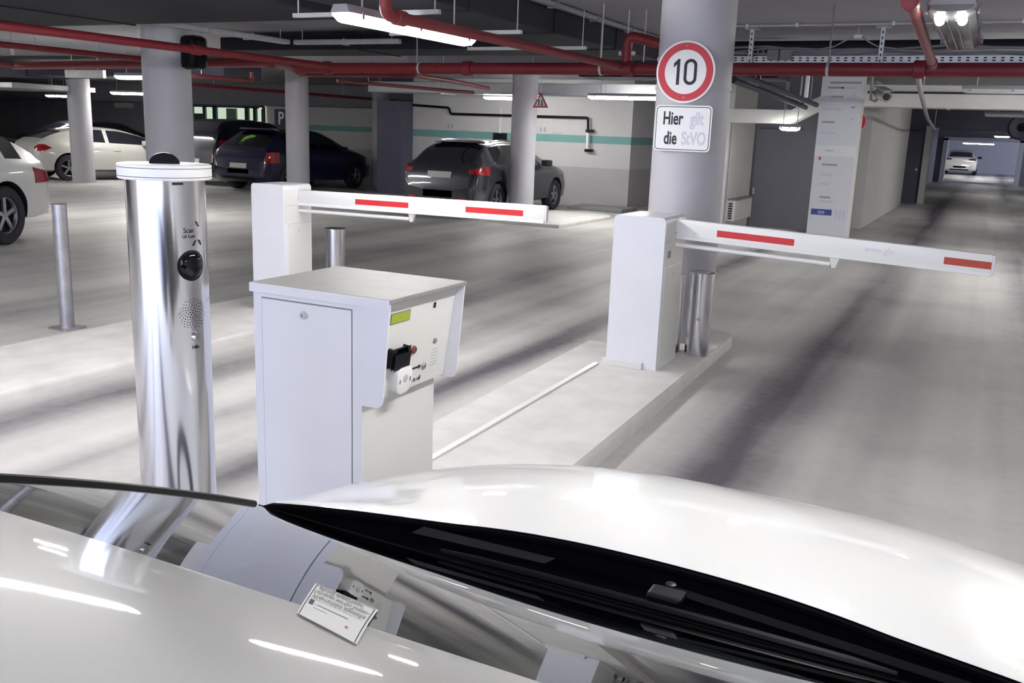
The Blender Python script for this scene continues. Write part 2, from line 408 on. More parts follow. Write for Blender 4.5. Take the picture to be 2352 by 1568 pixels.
# ------------------------------------------------------------------ ticket machine
def ticket_machine():
    t = thing('ticket_machine', 'white metal ticket machine with green display and jutting side shields', 'ticket machine', (-1.84, 2.47, .1))
    b = MB(); b.box(-2.054, -1.634, 2.262, 2.685, .1, 1.078, .004); b.build('cabinet', M['white_side'], t)
    # frame and door on the face towards the entrance
    b = MB(); b.box(-2.057, -1.632, 2.256, 2.262, .1, 1.088); b.build('front_frame', M['white_paint'], t)
    b = MB(); b.box(-2.024, -1.667, 2.2555, 2.2565, .14, 1.055); b.build('door_gap', M['plastic_grey'], t)
    b = MB(); b.box(-2.021, -1.670, 2.252, 2.2562, .143, 1.051, .002); d = b.build('door', M['white_paint'], t)
    b = MB(); b.lathe([(0, -.012), (.0085, -.012), (.0115, -.009), (.0125, 0)], (-1.849, 2.252, 1.016), 'Y', 20)
    lk = b.build('lock', M['galv_light'], d, True)
    b = MB(); b.box(-1.8505, -1.8475, 2.2394, 2.2402, 1.0115, 1.0205); b.build('keyhole', M['ink'], d)
    # sheet roof
    b = MB(); b.box(-2.064, -1.522, 2.248, 2.705, 1.086, 1.1, .003); b.build('roof_plate', M['alu'], t)
    b = MB(); b.box(-2.064, -1.528, 2.245, 2.2485, 1.070, 1.0985); b.build('roof_lip', M['white_paint'], t)
    # shields left and right of the panel
    sh = [(-1.632, 1.088), (-1.526, 1.088)]
    for k in range(7):
        a = PI/2*k/6; sh.append((-1.5735+.0225*math.cos(a)-.002*k/6, .785-.025*math.sin(a)))
    sh += [(-1.632, .758)]
    for y0 in (2.250, 2.692):
        b = MB(); b.prism(sh, (0, y0, 0), (1, 0, 0), (0, 0, 1), -.006); b.build('side_shield', M['white_paint'], t)
    # sloping control panel, facing the driver (+x)
    p0, p1 = Vector((-1.558, 0, 1.083)), Vector((-1.604, 0, .752))      # top, bottom
    dn = (p1-p0).normalized(); up = -dn; nrm = Vector((-dn.z, 0, dn.x)); nrm = nrm if nrm.x > 0 else -nrm
    def pt(y, z, off=0.0):
        k = (z-p0.z)/(p1.z-p0.z); q = p0 + (p1-p0)*k; return Vector((q.x, y, z)) + nrm*off
    b = MB()
    A = [pt(2.257, 1.083), pt(2.691, 1.083), pt(2.691, .768), pt(2.257, .768)]
    Bk = [Vector((-1.634, v.y, v.z)) for v in A]
    va = [b.bm.verts.new(v) for v in A]; vb = [b.bm.verts.new(v) for v in Bk]
    b.bm.faces.new(va); b.bm.faces.new(vb[::-1])
    for i in range(4): b.bm.faces.new((va[i], va[(i+1) % 4], vb[(i+1) % 4], vb[i]))
    pn = b.build('control_panel', M['panel'], t)
    U = (0, 1, 0); V = up
    def plate(nm, y0, y1, z0, z1, th, m, par=pn, bev=.0):
        c = pt((y0+y1)/2, (z0+z1)/2, th/2)
        q = MB(); q.obox(c, U, V, nrm, (y1-y0)/2, (z1-z0)/2, th/2, bev); return q.build(nm, m, par)
    plate('display_frame', 2.308, 2.419, 1.009, 1.044, .002, M['plastic_grey'])
    plate('display', 2.311, 2.413, 1.012, 1.041, .004, M['lcd'])
    plate('coin_hole', 2.558, 2.570, 1.026, 1.044, .003, M['ink'])
    def knob(nm, y, z, r, h, m):
        q = MB(); q.lathe([(0, h), (r*.8, h), (r, h*.6), (r, 0)], (0, 0, 0), 'Z', 20)
        R = Matrix((Vector(U), Vector(V), nrm)).transposed().to_4x4(); R.translation = pt(y, z)
        q.bm.transform(R); return q.build(nm, m, pn, True)
    knob('indicator_button', 2.597, .907, .009, .007, M['plastic_grey'])
    knob('red_button', 2.468, .900, .0135, .008, mat('dark_red_button', (112, 52, 52), .3))
    knob('call_button', 2.546, .829, .011, .007, M['steel_dull'])
    # ticket slot: hooded black mouth
    q = MB()
    for y0, y1 in ((2.318, 2.336), (2.404, 2.414)):
        q.obox(pt((y0+y1)/2, .900, .010), U, V, nrm, (y1-y0)/2, .030, .012, .003)
    q.obox(pt(2.368, .890, .014), U, V, nrm, .040, .022, .014, .004)
    q.obox(pt(2.368, .918, .006), U, V+nrm*.5, nrm, .040, .010, .004)
    q.build('ticket_slot', M['black'], pn)
    # white call unit fixed over the panel
    q = MB(); q.prism(rounded(.088, .092, .022), pt(2.388, .824, .0), U, V, .012); r_ = q.build('reader_base', M['plastic_white'], pn)
    q = MB(); q.prism(rounded(.083, .087, .022), pt(2.386, .824, .012), U, V, .022)
    es = [e for e in q.bm.edges if all((v.co - pt(2.386, .824)).dot(nrm) > .033 for v in e.verts)]
    bmesh.ops.bevel(q.bm, geom=es, offset=.006, segments=3, profile=.5, affect='EDGES')
    bx = q.build('card_reader', M['plastic_white'], pn, True)
    for dy in (-.028, .030):
        c = pt(2.386+dy, .824, .0345); q = MB(); q.obox(c, U, V, nrm, .0016, .007, .0006); q.build('slot_mark', M['ink'], bx)
    q = MB(); q.lathe([(0, .0012), (.012, .0008), (.014, 0)], (0, 0, 0), 'Z', 18)
    R = Matrix((Vector(U), Vector(V), nrm)).transposed().to_4x4(); R.translation = pt(2.388, .830, .034); q.bm.transform(R)
    q.build('sensor_mark', M['galv_light'], bx, True)
    # arrow and wording
    q = MB(); ar = [(-.026, -.0035), (.012, -.0035), (.012, -.009), (.026, 0), (.012, .009), (.012, .0035), (-.026, .0035)]
    q.prism(ar, pt(2.504, .832, .0), U, V, .001); q.build('arrow_mark', M['ink'], pn)
    text('lettering', 'Press to call', .022, pt(2.492, .791, .0003), U, V, M['ink'], pn, .8)
    q = MB()
    for k in range(6):
        for j in range(3):
            q.obox(pt(2.595+.014*j, .875-.011*k, .0006), U, V, nrm, .004, .0016, .0006)
    q.build('speaker_slots', M['galv_light'], pn)
    return t
ticket_machine()

# ------------------------------------------------------------------ steel scanner column
def scanner_column():
    cx, cy, r = -1.872, 1.742, .097
    t = thing('scanner_column', 'tall round stainless steel scanner column with white cap and black lens', 'scanner column', (cx, cy, .1))
    b = MB(); b.lathe([(0, .1), (r, .1), (r, 1.452), (0, 1.452)], (cx, cy, 0), seg=72); b.build('post', M['steel'], t, True)
    b = MB(); b.lathe([(0, .1), (r+.02, .1), (r+.02, .108), (r, .11)], (cx, cy, 0), seg=48); b.build('base_flange', M['steel_dull'], t, True)
    b = MB(); b.lathe([(0, 1.45), (.112, 1.45), (.114, 1.4525), (.114, 1.457), (.1125, 1.457), (.1125, 1.4585), (.114, 1.4585), (.114, 1.4785), (.1125, 1.4785), (.1125, 1.480), (.114, 1.480), (.114, 1.486), (.111, 1.488), (0, 1.488)], (cx, cy, 0), seg=72)
    b.build('cap', M['plastic_white'], t, True)
    for z in (1.4577, 1.4792):
        b = MB(); b.lathe([(.1122, z-.0012), (.1138, z-.0012), (.1138, z+.0012), (.1122, z+.0012)], (cx, cy, 0), seg=72); b.build('cap_seam', M['ink'], t, True)
    # black half-round sensor on the cap
    b = MB(); v = Vector((.68, .73, 0)); w = Vector((-.73, .68, 0))
    prof = [(.037*math.cos(PI*k/14), .027*math.sin(PI*k/14)) for k in range(15)]
    b.prism(prof, Vector((cx, cy, 1.488))-w*.022, v, (0, 0, 1), -.044); b.build('antenna_dome', M['black'], t, True)
    def surf(a, z, off=0.0):          # a = angle round the post, 0 faces just left of +x
        a -= .15
        return Vector((cx+(r+off)*math.cos(a), cy+(r+off)*math.sin(a), z))
    # lens: domed oval patch wrapped on the post
    def lens(nm, rad, off, zc, m, par, aof=0.0):
        b = MB(); n = 28; rings = []
        for j in range(6):
            q = j/5; rings.append([b.bm.verts.new(surf(aof+rad*q*math.cos(2*PI*k/n)/r, zc+rad*q*math.sin(2*PI*k/n), off*math.sqrt(max(0, 1-q*q))+.0006)) for k in range(n)] if j else [b.bm.verts.new(surf(aof, zc, off))])
        for k in range(n): b.bm.faces.new((rings[0][0], rings[1][k], rings[1][(k+1) % n]))
        for A, B in zip(rings[1:], rings[2:]):
            for k in range(n): b.bm.faces.new((A[k], A[(k+1) % n], B[(k+1) % n], B[k]))
        return b.build(nm, m, par, True)
    lens('scanner_bezel', .0395, .004, 1.237, M['black'], t)
    lens('scanner_lens', .0355, .009, 1.237, M['gloss_black'], t)
    b = MB()
    ga = PI*(3-math.sqrt(5))
    for k in range(110):
        q = .041*math.sqrt((k+.5)/110); a = k*ga; rad = .0018*(1.05-.35*q/.041)
        c = surf(q*math.cos(a)/r, 1.112+q*math.sin(a), .0006); n = Vector((math.cos(q*math.cos(a)/r-.15), math.sin(q*math.cos(a)/r-.15), 0))
        u = Vector((-n.y, n.x, 0)); vs = [b.bm.verts.new(c+u*rad*math.cos(2*PI*j/7)+Vector((0, 0, 1))*rad*math.sin(2*PI*j/7)) for j in range(7)]
        b.bm.faces.new(vs)
    b.build('speaker_grille', M['ink'], t)
    b = MB(); b.lathe([(0, .009), (.009, .009), (.0115, .006), (.012, -.003)], surf(.02, 1.052), 'X', 24); b.build('help_button', M['chrome'], t, True)
    def wrap(body, size, a, z, sx=.85, bold=0.0):
        me = text_mesh(body, size, sx, bold, .0004)
        for vv in me.vertices:
            p = surf(a+vv.co.x/r, z+vv.co.y, .0006+vv.co.z); vv.co = p
        me.materials.clear(); me.materials.append(M['ink']); return link('lettering', me, t)
    wrap('Hilfe', .014, .02, 1.024); wrap('Scan', .019, -.06, 1.326); wrap('QR Code', .011, -.06, 1.311)
    b = MB()                                                            # corner ticks beside the wording
    for a, z, s in ((.22, 1.341, -1), (.10, 1.294, 1), (.30, 1.294, -1)):
        p = surf(a, z, .001); u = Vector((-math.sin(a), math.cos(a), 0)); d = (u*.5*s + Vector((0, 0, .8))).normalized()
        b.obox(p, d, u, Vector((math.cos(a), math.sin(a), 0)), .008, .002, .0006)
    b.build('scan_marks', M['ink'], t)
    b = MB(); b.obox(surf(-.3, 1.443, .0005), (math.sin(.3), math.cos(.3), 0), (0, 0, 1), (math.cos(.3), -math.sin(.3), 0), .014, .003, .0006); b.build('cap_slot', M['ink'], t)
    return t
scanner_column()

# ------------------------------------------------------------------ barrier gates
def barrier(label, x0, x1, y0, y1, z0, z1, ya, arm, stripes, tube_x, words=None, base_strip=False):
    """housing box x0..x1; arm = (xa, xb, z top at xa, height, slope) swings on its right face"""
    t = thing('barrier_gate', label, 'barrier gate', ((x0+x1)/2, (y0+y1)/2, z0), 'barrier gates across the lanes')
    b = MB(); r = .03; w = x1-x0; pf = [(x0, z0), (x1, z0)]
    for cx, cz, a in ((x1-r, z1-r, 0), (x0+r, z1-r, PI/2)):
        for k in range(6):
            q = a+PI/2*k/5; pf.append((cx+r*math.cos(q), cz+r*math.sin(q)))
    b.prism(pf, (0, y0, 0), (1, 0, 0), (0, 0, 1), -(y1-y0)); h = b.build('housing', M['white_paint'], t, True, .5)
    zs = z1-.165
    b = MB(); b.box(x1-.002, x1+.0035, y0+.012, y1-.004, zs, z1-.035, .002); b.build('head_cover', M['white_side'], t)
    b = MB(); b.box(x1-.002, x1+.003, y0+.012, y1-.004, zs-.15, zs-.004, .002); b.build('upper_panel', M['white_side'], t)
    b = MB(); b.box(x1-.002, x1+.003, y0+.05, y1-.02, z0+.04, zs-.156, .002); dr = b.build('door', M['white_side'], t)
    for z, par in ((zs+.055, t), (zs-.215, dr)):
        b = MB(); b.lathe([(0, .006), (.005, .005), (.008, 0)], (x1+.0035, (y0+y1)/2, z), 'X', 14); b.build('lock', M['chrome'], par, True)
    if base_strip:
        b = MB(); b.box(x0-.02, x1-.09, y0-.03, y0-.002, z0, z0+.045, .003); b.build('base_angle', M['white_side'], t)
        b = MB(); b.box(x1-.002, x1+.005, y0+.08, y0+.14, zs-.10, zs-.055); b.build('warning_label', M['plastic_grey'], t)
    xa, xb, zt, hh, sl = arm; th = .045
    def Z(x, z): return z + sl*(x-xa)
    def bar(x_0, x_1, y_0, y_1, z_0, z_1, bev=0.0):
        q = MB(); q.box(x_0, x_1, y_0, y_1, z_0, z_1, bev)
        for v in q.bm.verts: v.co.z += sl*(v.co.x-xa)
        return q
    a = bar(xa-.02, xb, ya-th/2, ya+th/2, zt-hh, zt, .008).build('boom', M['plastic_white'], t, True)
    bar(xb-.002, xb+.012, ya-th/2+.003, ya+th/2-.003, zt-hh+.004, zt-.004, .004).build('end_cap', M['plastic_white'], a)
    bar(xa, xb, ya-th/2-.010, ya-th/2+.004, zt-hh-.006, zt-hh+.016, .003).build('lower_rail', M['plastic_white'], a)
    for s0, s1, m in stripes:
        bar(s0, s1, ya-th/2-.0015, ya-th/2+.001, zt-hh*.70, zt-hh*.36).build('stripe', m, a)
    # stay tube below with its bracket
    zz = zt-hh-.048
    q = MB(); q.tube([(x1-.005, ya, Z(x1, zz)), (tube_x-.02, ya, Z(tube_x, zz))], .015, 14); s = q.build('stay_tube', M['plastic_white'], t, True)
    q = MB(); q.prism([(-.028, 0), (.035, 0), (.012, -.075), (-.012, -.075)], (tube_x, ya+.014, Z(tube_x, zt-hh+.006)), (1, 0, 0), (0, 0, 1), .028); q.build('bracket', M['white_side'], a)
    q = MB(); q.lathe([(0, -.022), (.005, -.02), (.006, .0)], (tube_x-.012, ya, Z(tube_x, zz-.01)), 'X', 10); q.build('bolt', M['chrome'], s, True)
    if words:
        for wtxt, wx, m in words:
            text('lettering', wtxt, .052, (wx, ya-th/2-.0004, Z(wx, zt-hh*.42)), (1, 0, sl), (-sl, 0, 1), m, a, .9)
    return t
barrier('white barrier gate with red stripes on the left island, nearest the blue hatchback', -5.375, -5.04, 5.9, 6.25, .06, 1.11, 6.10,
        (-5.03, -2.80, 1.067, .122, .0088), ((-4.46, -3.96, M['red_stripe']), (-3.452, -2.972, M['red_stripe'])), -3.94)
barrier('white barrier gate with a worn arm beside the steel bollard and speed sign', -2.128, -1.779, 5.70, 6.13, .10, 1.097, 5.94,
        (-1.77, .086, 1.079, .121, -.0356), ((-1.504, -1.019, M['red_stripe']), (-.166, .082, M['red_fade'])), -.775,
        (('www.ghr', -.52, M['ink_faded']),), True)

# ------------------------------------------------------------------ bollards
BG = 'lane bollards'
def bollard(label, x, y, z0, z1, r, m, cap=.008, flange=False, bolt=False):
    t = thing('bollard', label, 'bollard', (x, y, z0), BG)
    b = MB(); b.lathe([(0, z0), (r, z0), (r, z1-.012), (0, z1-.012)], (x, y, 0), seg=40); b.build('tube', m, t, True)
    b = MB(); b.lathe([(0, z1-.012), (r+cap, z1-.012), (r+cap, z1-.002), (r+cap-.004, z1), (0, z1)], (x, y, 0), seg=40); b.build('cap', m, t, True)
    if flange:
        b = MB(); b.prism(rounded(.2, .2, .02), (x, y, z0), (1, 0, 0), (0, 1, 0), .012); b.build('base_plate', m, t)
    if bolt:
        d = Vector((.2, -.98, 0)); p = Vector((x, y, z0+.27))+d*(r+.001)
        b = MB(); b.lathe([(0, -.006), (.008, -.005), (.011, 0)], p, 'Y', 14); b.build('bolt', M['steel_dull'], t, True)
bollard('slim dull galvanised bollard with a foot plate beside the white car at left', -6.157, 4.70, 0, .95, .052, M['steel_dull'], .001, True)
bollard('short shiny steel bollard showing above the ticket machine roof', -5.00, 6.52, .06, .722, .085, M['steel'])
bollard('shiny steel bollard in front of the pillar with the signs', -1.685, 6.33, .10, .69, .086, M['steel'], .006, False, True)
t = thing('conduit_post', 'thin dark tube with a black foot between barrier housing and bollard', 'post', (-1.845, 6.36, .1))
b = MB(); b.lathe([(0, .1), (.03, .1), (.03, .655), (0, .66)], (-1.845, 6.36, 0), seg=24); b.build('tube', M['steel'], t, True)
b = MB(); b.box(-1.87, -1.82, 6.27, 6.33, .1, .15, .004); b.build('foot', M['black'], t)

# ------------------------------------------------------------------ signs on the big pillar
def speed_sign():
    cx, cy, cz = -1.989, 6.572, 2.046
    t = thing('speed_limit_sign', 'round white and red sign reading 10 on the big pillar', 'traffic sign', (cx, cy, cz))
    def disc(nm, r, y, m, th=.002, ri=0.0):
        b = MB(); b.lathe([(ri, 0), (r, 0), (r, -th), (ri, -th)] + ([(ri, 0)] if ri else []), (cx, y, cz), 'Y', 72); return b.build(nm, m, t, True)
    disc('plate', .211, cy, M['plastic_white'], .004)
    disc('red_ring', .198, cy-.0042, M['red'], .0012, .150)
    hh, sw = .088, .0215
    b = MB(); x = cx-.052; b.prism([(x-sw/2, -hh), (x+sw/2, -hh), (x+sw/2, hh), (x-.004, hh), (x-.034, hh-.030), (x-.034, hh-.058), (x-sw/2, hh-.036)], (0, cy-.0046, cz), (1, 0, 0), (0, 0, 1), .0008); b.build('numeral_one', M['ink'], t)
    b = MB(); x = cx+.036; A = rounded(.094, 2*hh, .046, 10); Bq = rounded(.094-2*sw, 2*hh-2*sw, .0255, 10)
    va = [b.bm.verts.new((x+p[0], cy-.0054, cz+p[1])) for p in A]; vb = [b.bm.verts.new((x+p[0], cy-.0054, cz+p[1])) for p in Bq]
    for k in range(len(A)): b.bm.faces.new((va[k], va[(k+1) % len(A)], vb[(k+1) % len(A)], vb[k]))
    b.build('numeral_zero', M['ink'], t)
    for dz in (-.174, .174):
        b = MB(); b.lathe([(0, -.004), (.004, -.003), (.005, 0)], (cx, cy-.005, cz+dz), 'Y', 10); b.build('rivet', M['galv_light'], t, True)
    for dz in (-.1, .1):
        b = MB(); b.lathe([(.272, -.012), (.276, -.012), (.276, .012), (.272, .012)], (-2.005, 6.85, cz+dz), seg=48); b.build('clamp_band', M['pillar'], t, True)
speed_sign()
def text_sign():
    cx, cy, cz = -1.980, 6.572, 1.660
    t = thing('traffic_text_sign', 'rectangular white sign reading Hier gilt die StVO under the round sign', 'traffic sign', (cx, cy, cz))
    b = MB(); b.prism(rounded(.414, .318, .03), (cx, cy, cz), (1, 0, 0), (0, 0, 1), .004); b.build('plate', M['plastic_white'], t)
    o = rounded(.396, .300, .026); i_ = rounded(.386, .290, .022); b = MB()
    A = [b.bm.verts.new((cx+p[0], cy-.0046, cz+p[1])) for p in o]; Bq = [b.bm.verts.new((cx+p[0], cy-.0046, cz+p[1])) for p in i_]
    for k in range(len(o)): b.bm.faces.new((A[k], A[(k+1) % len(o)], Bq[(k+1) % len(o)], Bq[k]))
    b.build('border', M['ink'], t)
    for s, dx, dz, m in (('Hier', -.075, .065, M['ink']), ('gilt', .10, .065, M['ink_faded']), ('die', -.085, -.072, M['ink']), ('StVO', .085, -.072, M['ink_faded'])):
        text('lettering', s, .125, (cx+dx, cy-.0046, cz+dz), (1, 0, 0), (0, 0, 1), m, t, .64, .003)
    b = MB(); b.box(cx-.02, cx+.02, cy, cy+.02, cz-.1, cz+.1); b.build('fixing_bar', M['galv_light'], t)
text_sign()

# info pillar with directory board
def info_board():
    x0, x1, y, zt = -2.412, -1.822, 15.0, 2.56
    t = thing('directory_pillar', 'square white pillar faced with a blurred directory board and a blue tag', 'directory board', (-2.117, 15.15, 0))
    b = MB(); b.box(x0, x1, y, y+.35, 0, CEIL); b.build('column', M['wall_white'], t)
    b = MB(); b.box(x0, x1, y-.03, y, .0, zt, .004); bd = b.build('board', M['white_paint'], t)
    b = MB(); b.box(x0+.12, x1-.02, y-.034, y-.03, 2.46, 2.49); b.build('head_line', M['ink_grey'], bd)
    b = MB(); b.box(x0, x1, y-.036, y-.03, 1.40, 1.56); b.build('bright_panel', M['plastic_white'], bd)
    rows = [(2.40, .10, .22), (2.40, .29, .20), (2.27, .04, .10), (2.27, .15, .18), (2.09, .05, .12), (2.09, .2, .12), (1.90, .06, .18), (1.74, .07, .20), (1.48, .15, .12), (1.27, .13, .22), (1.12, .13, .16), (.98, .12, .14), (.78, .14, .16), (.72, .14, .2), (2.30, .46, .05), (2.12, .46, .05), (1.95, .47, .05)]
    for k, (z, dx, w) in enumerate(rows):
        b = MB(); b.box(x0+dx, x0+dx+w, y-.0385 if 1.4 < z < 1.56 else y-.0335, y-.0305, z-.012, z+.014); b.build('text_line', M['ink_faded'] if k % 3 else M['ink_grey'], bd)
    b = MB(); b.box(x0+.07, x0+.10, y-.035, y-.03, 1.34, 1.38); b.build('red_mark', M['red'], bd)
    b = MB(); b.box(x0+.04, x0+.345, y-.035, y-.03, .51, .60); tg = b.build('blue_tag', M['blue'], bd)
    text('lettering', 'nm', .09, (x0+.19, y-.0352, .556), (1, 0, 0), (0, 0, 1), M['plastic_white'], tg, .9)
    for j in range(3):
        b = MB(); b.box(x0+.40+.055*j, x0+.43+.055*j, y-.034, y-.03, .46, .60); b.build('tag_column', M['ink_faded'], bd)
info_board()

# prohibition sign half hidden behind the directory pillar
t = thing('round_red_sign', 'round red sign half hidden behind the directory pillar', 'traffic sign', (-1.965, 15.6, 1.93))
b = MB(); b.lathe([(0, 0), (.17, 0), (.17, -.004), (0, -.004)], (-1.965, 15.6, 1.93), 'Y', 40); b.build('plate', M['plastic_white'], t)
b = MB(); b.lathe([(0, 0), (.162, 0), (.162, -.002), (0, -.002)], (-1.965, 15.5955, 1.93), 'Y', 40); b.build('red_face', M['red'], t)
b = MB(); b.box(-2.065, -1.865, 15.592, 15.594, 1.91, 1.95); b.build('white_bar', M['plastic_white'], t)
b = MB(); b.box(-1.985, -1.945, 15.60, 15.66, 0, 2.1); b.build('post', M['galv_light'], t)

# two-way triangle sign by the pillar of the grey car
t = thing('warning_triangle_sign', 'hanging triangular warning sign with two arrows beside the right far pillar', 'traffic sign', (-7.41, 15.7, 2.1))
tri = lambda s: [(-.155*s, -.09*s), (.155*s, -.09*s), (0, .18*s)]
b = MB(); b.prism(tri(1.0), (-7.41, 15.7, 2.12), (1, 0, 0), (0, 0, 1), .004); b.build('plate', M['red'], t)
b = MB(); b.prism(tri(.72), (-7.41, 15.695, 2.12), (1, 0, 0), (0, 0, 1), .002); b.build('white_face', M['plastic_white'], t)
for dx, s in ((-.03, 1), (.03, -1)):
    b = MB(); b.prism([(-.008, -.05*s), (.008, -.05*s), (.008, .02*s), (.02, .02*s), (0, .06*s), (-.02, .02*s), (-.008, .02*s)], (-7.41+dx, 15.6925, 2.115), (1, 0, 0), (0, 0, 1), .001); b.build('arrow_mark', M['ink'], t)
b = MB(); b.tube([(-7.41, 15.71, 2.2), (-7.41, 15.71, CEIL)], .006, 8); b.build('hanger_rod', M['galv_light'], t)

# ------------------------------------------------------------------ parked cars
def curve(keys):
    """monotone cubic through (s, value) keys"""
    xs = [k[0] for k in keys]; ys = [k[1] for k in keys]; n = len(xs)
    d = [(ys[i+1]-ys[i])/(xs[i+1]-xs[i]) for i in range(n-1)]
    m = [d[0]] + [0 if d[i-1]*d[i] <= 0 else 2*d[i-1]*d[i]/(d[i-1]+d[i]) for i in range(1, n-1)] + [d[-1]]
    def f(x):
        if x <= xs[0]: return ys[0]
        if x >= xs[-1]: return ys[-1]
        for i in range(n-1):
            if x <= xs[i+1]:
                h = xs[i+1]-xs[i]; t = (x-xs[i])/h
                return ys[i]*(1+2*t)*(1-t)**2 + h*m[i]*t*(1-t)**2 + ys[i+1]*t*t*(3-2*t) + h*m[i+1]*t*t*(t-1)
    return f

def wheel(parent, x, y, r, side, w=.2):
    c = (x, y, r)
    b = MB(); s = side
    b.lathe([(r*.66, -w/2), (r*.93, -w/2), (r, -w*.36), (r, w*.36), (r*.93, w/2), (r*.66, w/2), (r*.62, w*.42), (r*.62, -w*.42), (r*.66, -w/2)], c, 'X', 36)
    ty = b.build('tyre', M['tyre'], parent, True)
    b = MB(); q = w*.40*s
    b.lathe([(r*.64, -.02*s+q), (r*.665, q), (r*.60, q-.01*s), (r*.57, q-.05*s)], c, 'X', 36)
    for k in range(5):
        a = 2*PI*k/5+.3; u = Vector((0, math.cos(a), math.sin(a))); v = Vector((0, -math.sin(a), math.cos(a)))
        b.obox(Vector(c)+Vector((q-.03*s, 0, 0))+u*r*.33, u, v, (1, 0, 0), r*.31, r*.075, .012, .004)
    b.lathe([(0, q-.015*s), (r*.10, q-.018*s), (r*.13, q-.035*s)], c, 'X', 18)
    b.build('rim', M['rim'], ty, True)
    b = MB(); b.lathe([(0, q-.075*s), (r*.62, q-.075*s)], c, 'X', 24); b.build('brake_disc', M['arch'], ty)
    return ty

def car(name, label, cat, P, paint, loc, head, group='parked cars'):
    """local frame: +y forward, rear bumper at y=0, ground z=0"""
    t = thing(name, label, cat, (0, 0, 0), group)
    Lc, W = P['L'], P['W']; hw = W/2; zs = P.get('zs', .22)
    top = curve(P['top']); belt = curve(P['belt']); wid = curve(P['wid']); wrf = curve(P['wroof'])
    ys = sorted(set([k[0] for k in P['top']] + [k[0] for k in P['belt']] + list(P['cuts']) + [Lc*i/44 for i in range(45)] + [.03, Lc-.03]))
    ys = [y for i, y in enumerate(ys) if i == 0 or y-ys[i-1] > .012]
    ra, fa = P['axles']; R = P['R']
    b = MB(); bm = b.bm; rings = []
    for y in ys:
        w = hw*wid(y); zb = belt(y); zt = max(top(y), zb+.012); wr = min(wrf(y)*hw, w*.97)
        endl = min(y, Lc-y); zlow = zs + max(0, .12-endl)*.8
        cab = zt-zb
        half = [(0, zlow), (w*.80, zlow), (w*.965, zlow+.05), (w, zlow+.26), (w*.995, zb-.16), (w*.965, zb-.04), (w*.93, zb)]
        k = min(1, cab/.35)
        half += [(w*.93+(wr-w*.93)*.06, zb+cab*.06), (wr+(w*.93-wr)*.10, zt-cab*.17-.006), (wr*.93, zt-.03*k-.006), (wr*.62, zt-.008*k), (0, zt)]
        rg = [bm.verts.new((x, y, z)) for x, z in half] + [bm.verts.new((-x, y, z)) for x, z in half[-2:0:-1]]
        rings.append(rg)
    nr = len(rings[0]); nh = 12
    side = P['side']; bp = P.get('bpillars', [])
    for i in range(len(ys)-1):
        ym = (ys[i]+ys[i+1])/2
        for k in range(nr):
            f = bm.faces.new((rings[i][k], rings[i][(k+1) % nr], rings[i+1][(k+1) % nr], rings[i+1][k]))
            kk = k if k < nh-1 else nr-1-k                     # mirrored row
            mi = 0
            if kk == 7 and side[0] < ym < side[1] and not any(a < ym < c for a, c in bp): mi = 3 if k < nh-1 else 4
            if kk in (9, 10) and P['rear'][0] < ym < P['rear'][1]: mi = 1
            if kk in (9, 10) and P['front'][0] < ym < P['front'][1]: mi = 2
            f.material_index = mi
    for rg, yo in ((rings[0], -.012), (rings[-1], .012)):            # softly bulged ends
        prev = rg
        for kx in (.86, .45):
            zc = sum(v.co.z for v in rg)/nr
            cur = [bm.verts.new((v.co.x*kx, v.co.y+yo*(1.4-kx), zc+(v.co.z-zc)*kx)) for v in rg]
            for k in range(nr): bm.faces.new((prev[k], prev[(k+1) % nr], cur[(k+1) % nr], cur[k]))
            prev = cur
        bm.faces.new(prev)
    bmesh.ops.recalc_face_normals(bm, faces=bm.faces)
    me = bpy.data.meshes.new('body'); bm.to_mesh(me)
    bvh = BVHTree.FromBMesh(bm); bm.free()
    for k in range(6): me.materials.append(M['arch'] if k == 5 else paint if k == 0 else M['glass_dark'])
    tmp = bpy.data.objects.new('body_tmp', me); COL.objects.link(tmp)
    cb = MB()
    for y in (ra, fa):
        for s in (-1, 1): cb.lathe([(0, -.5*0+s*(hw-.30)), (R*1.14, s*(hw-.30)), (R*1.14, s*(hw+.2)), (0, s*(hw+.2))], (0, y, R+.01), 'X', 40)
    bmesh.ops.recalc_face_normals(cb.bm, faces=cb.bm.faces)
    for f in cb.bm.faces: f.material_index = 5
    cm = bpy.data.meshes.new('cut'); cb.bm.to_mesh(cm); cb.bm.free()
    for k in range(6): cm.materials.append(M['arch'])
    co = bpy.data.objects.new('cut', cm); COL.objects.link(co)
    md = tmp.modifiers.new('b', 'BOOLEAN'); md.operation = 'DIFFERENCE'; md.object = co; md.solver = 'EXACT'; md.material_mode = 'INDEX'
    dg = bpy.context.evaluated_depsgraph_get(); dg.update()
    res = bpy.data.meshes.new_from_object(tmp.evaluated_get(dg))
    bpy.data.objects.remove(tmp); bpy.data.objects.remove(co)
    names = {1: 'rear_window', 2: 'windscreen', 3: 'side_window', 4: 'side_window'}
    glass = P.get('glass', M['glass_dark'])
    for idx in (0, 1, 2, 3, 4):
        q = bmesh.new(); q.from_mesh(res)
        kill = [f for f in q.faces if (f.material_index not in (0, 5) if idx == 0 else f.material_index != idx)]
        bmesh.ops.delete(q, geom=kill, context='FACES')
        if not q.faces: q.free(); continue
        if idx: 
            for f in q.faces: f.material_index = 0
        m2 = bpy.data.meshes.new('part'); q.to_mesh(m2); q.free()
        if idx == 0:
            for k in range(6): m2.materials.append(M['arch'] if k == 5 else paint)
            link('body', m2, t, True, .6)
        else:
            m2.materials.append(glass); link(names[idx], m2, t, True, .6)
    for y in (ra, fa):
        for s in (-1, 1): wheel(t, s*(hw-.115), y, R, s)
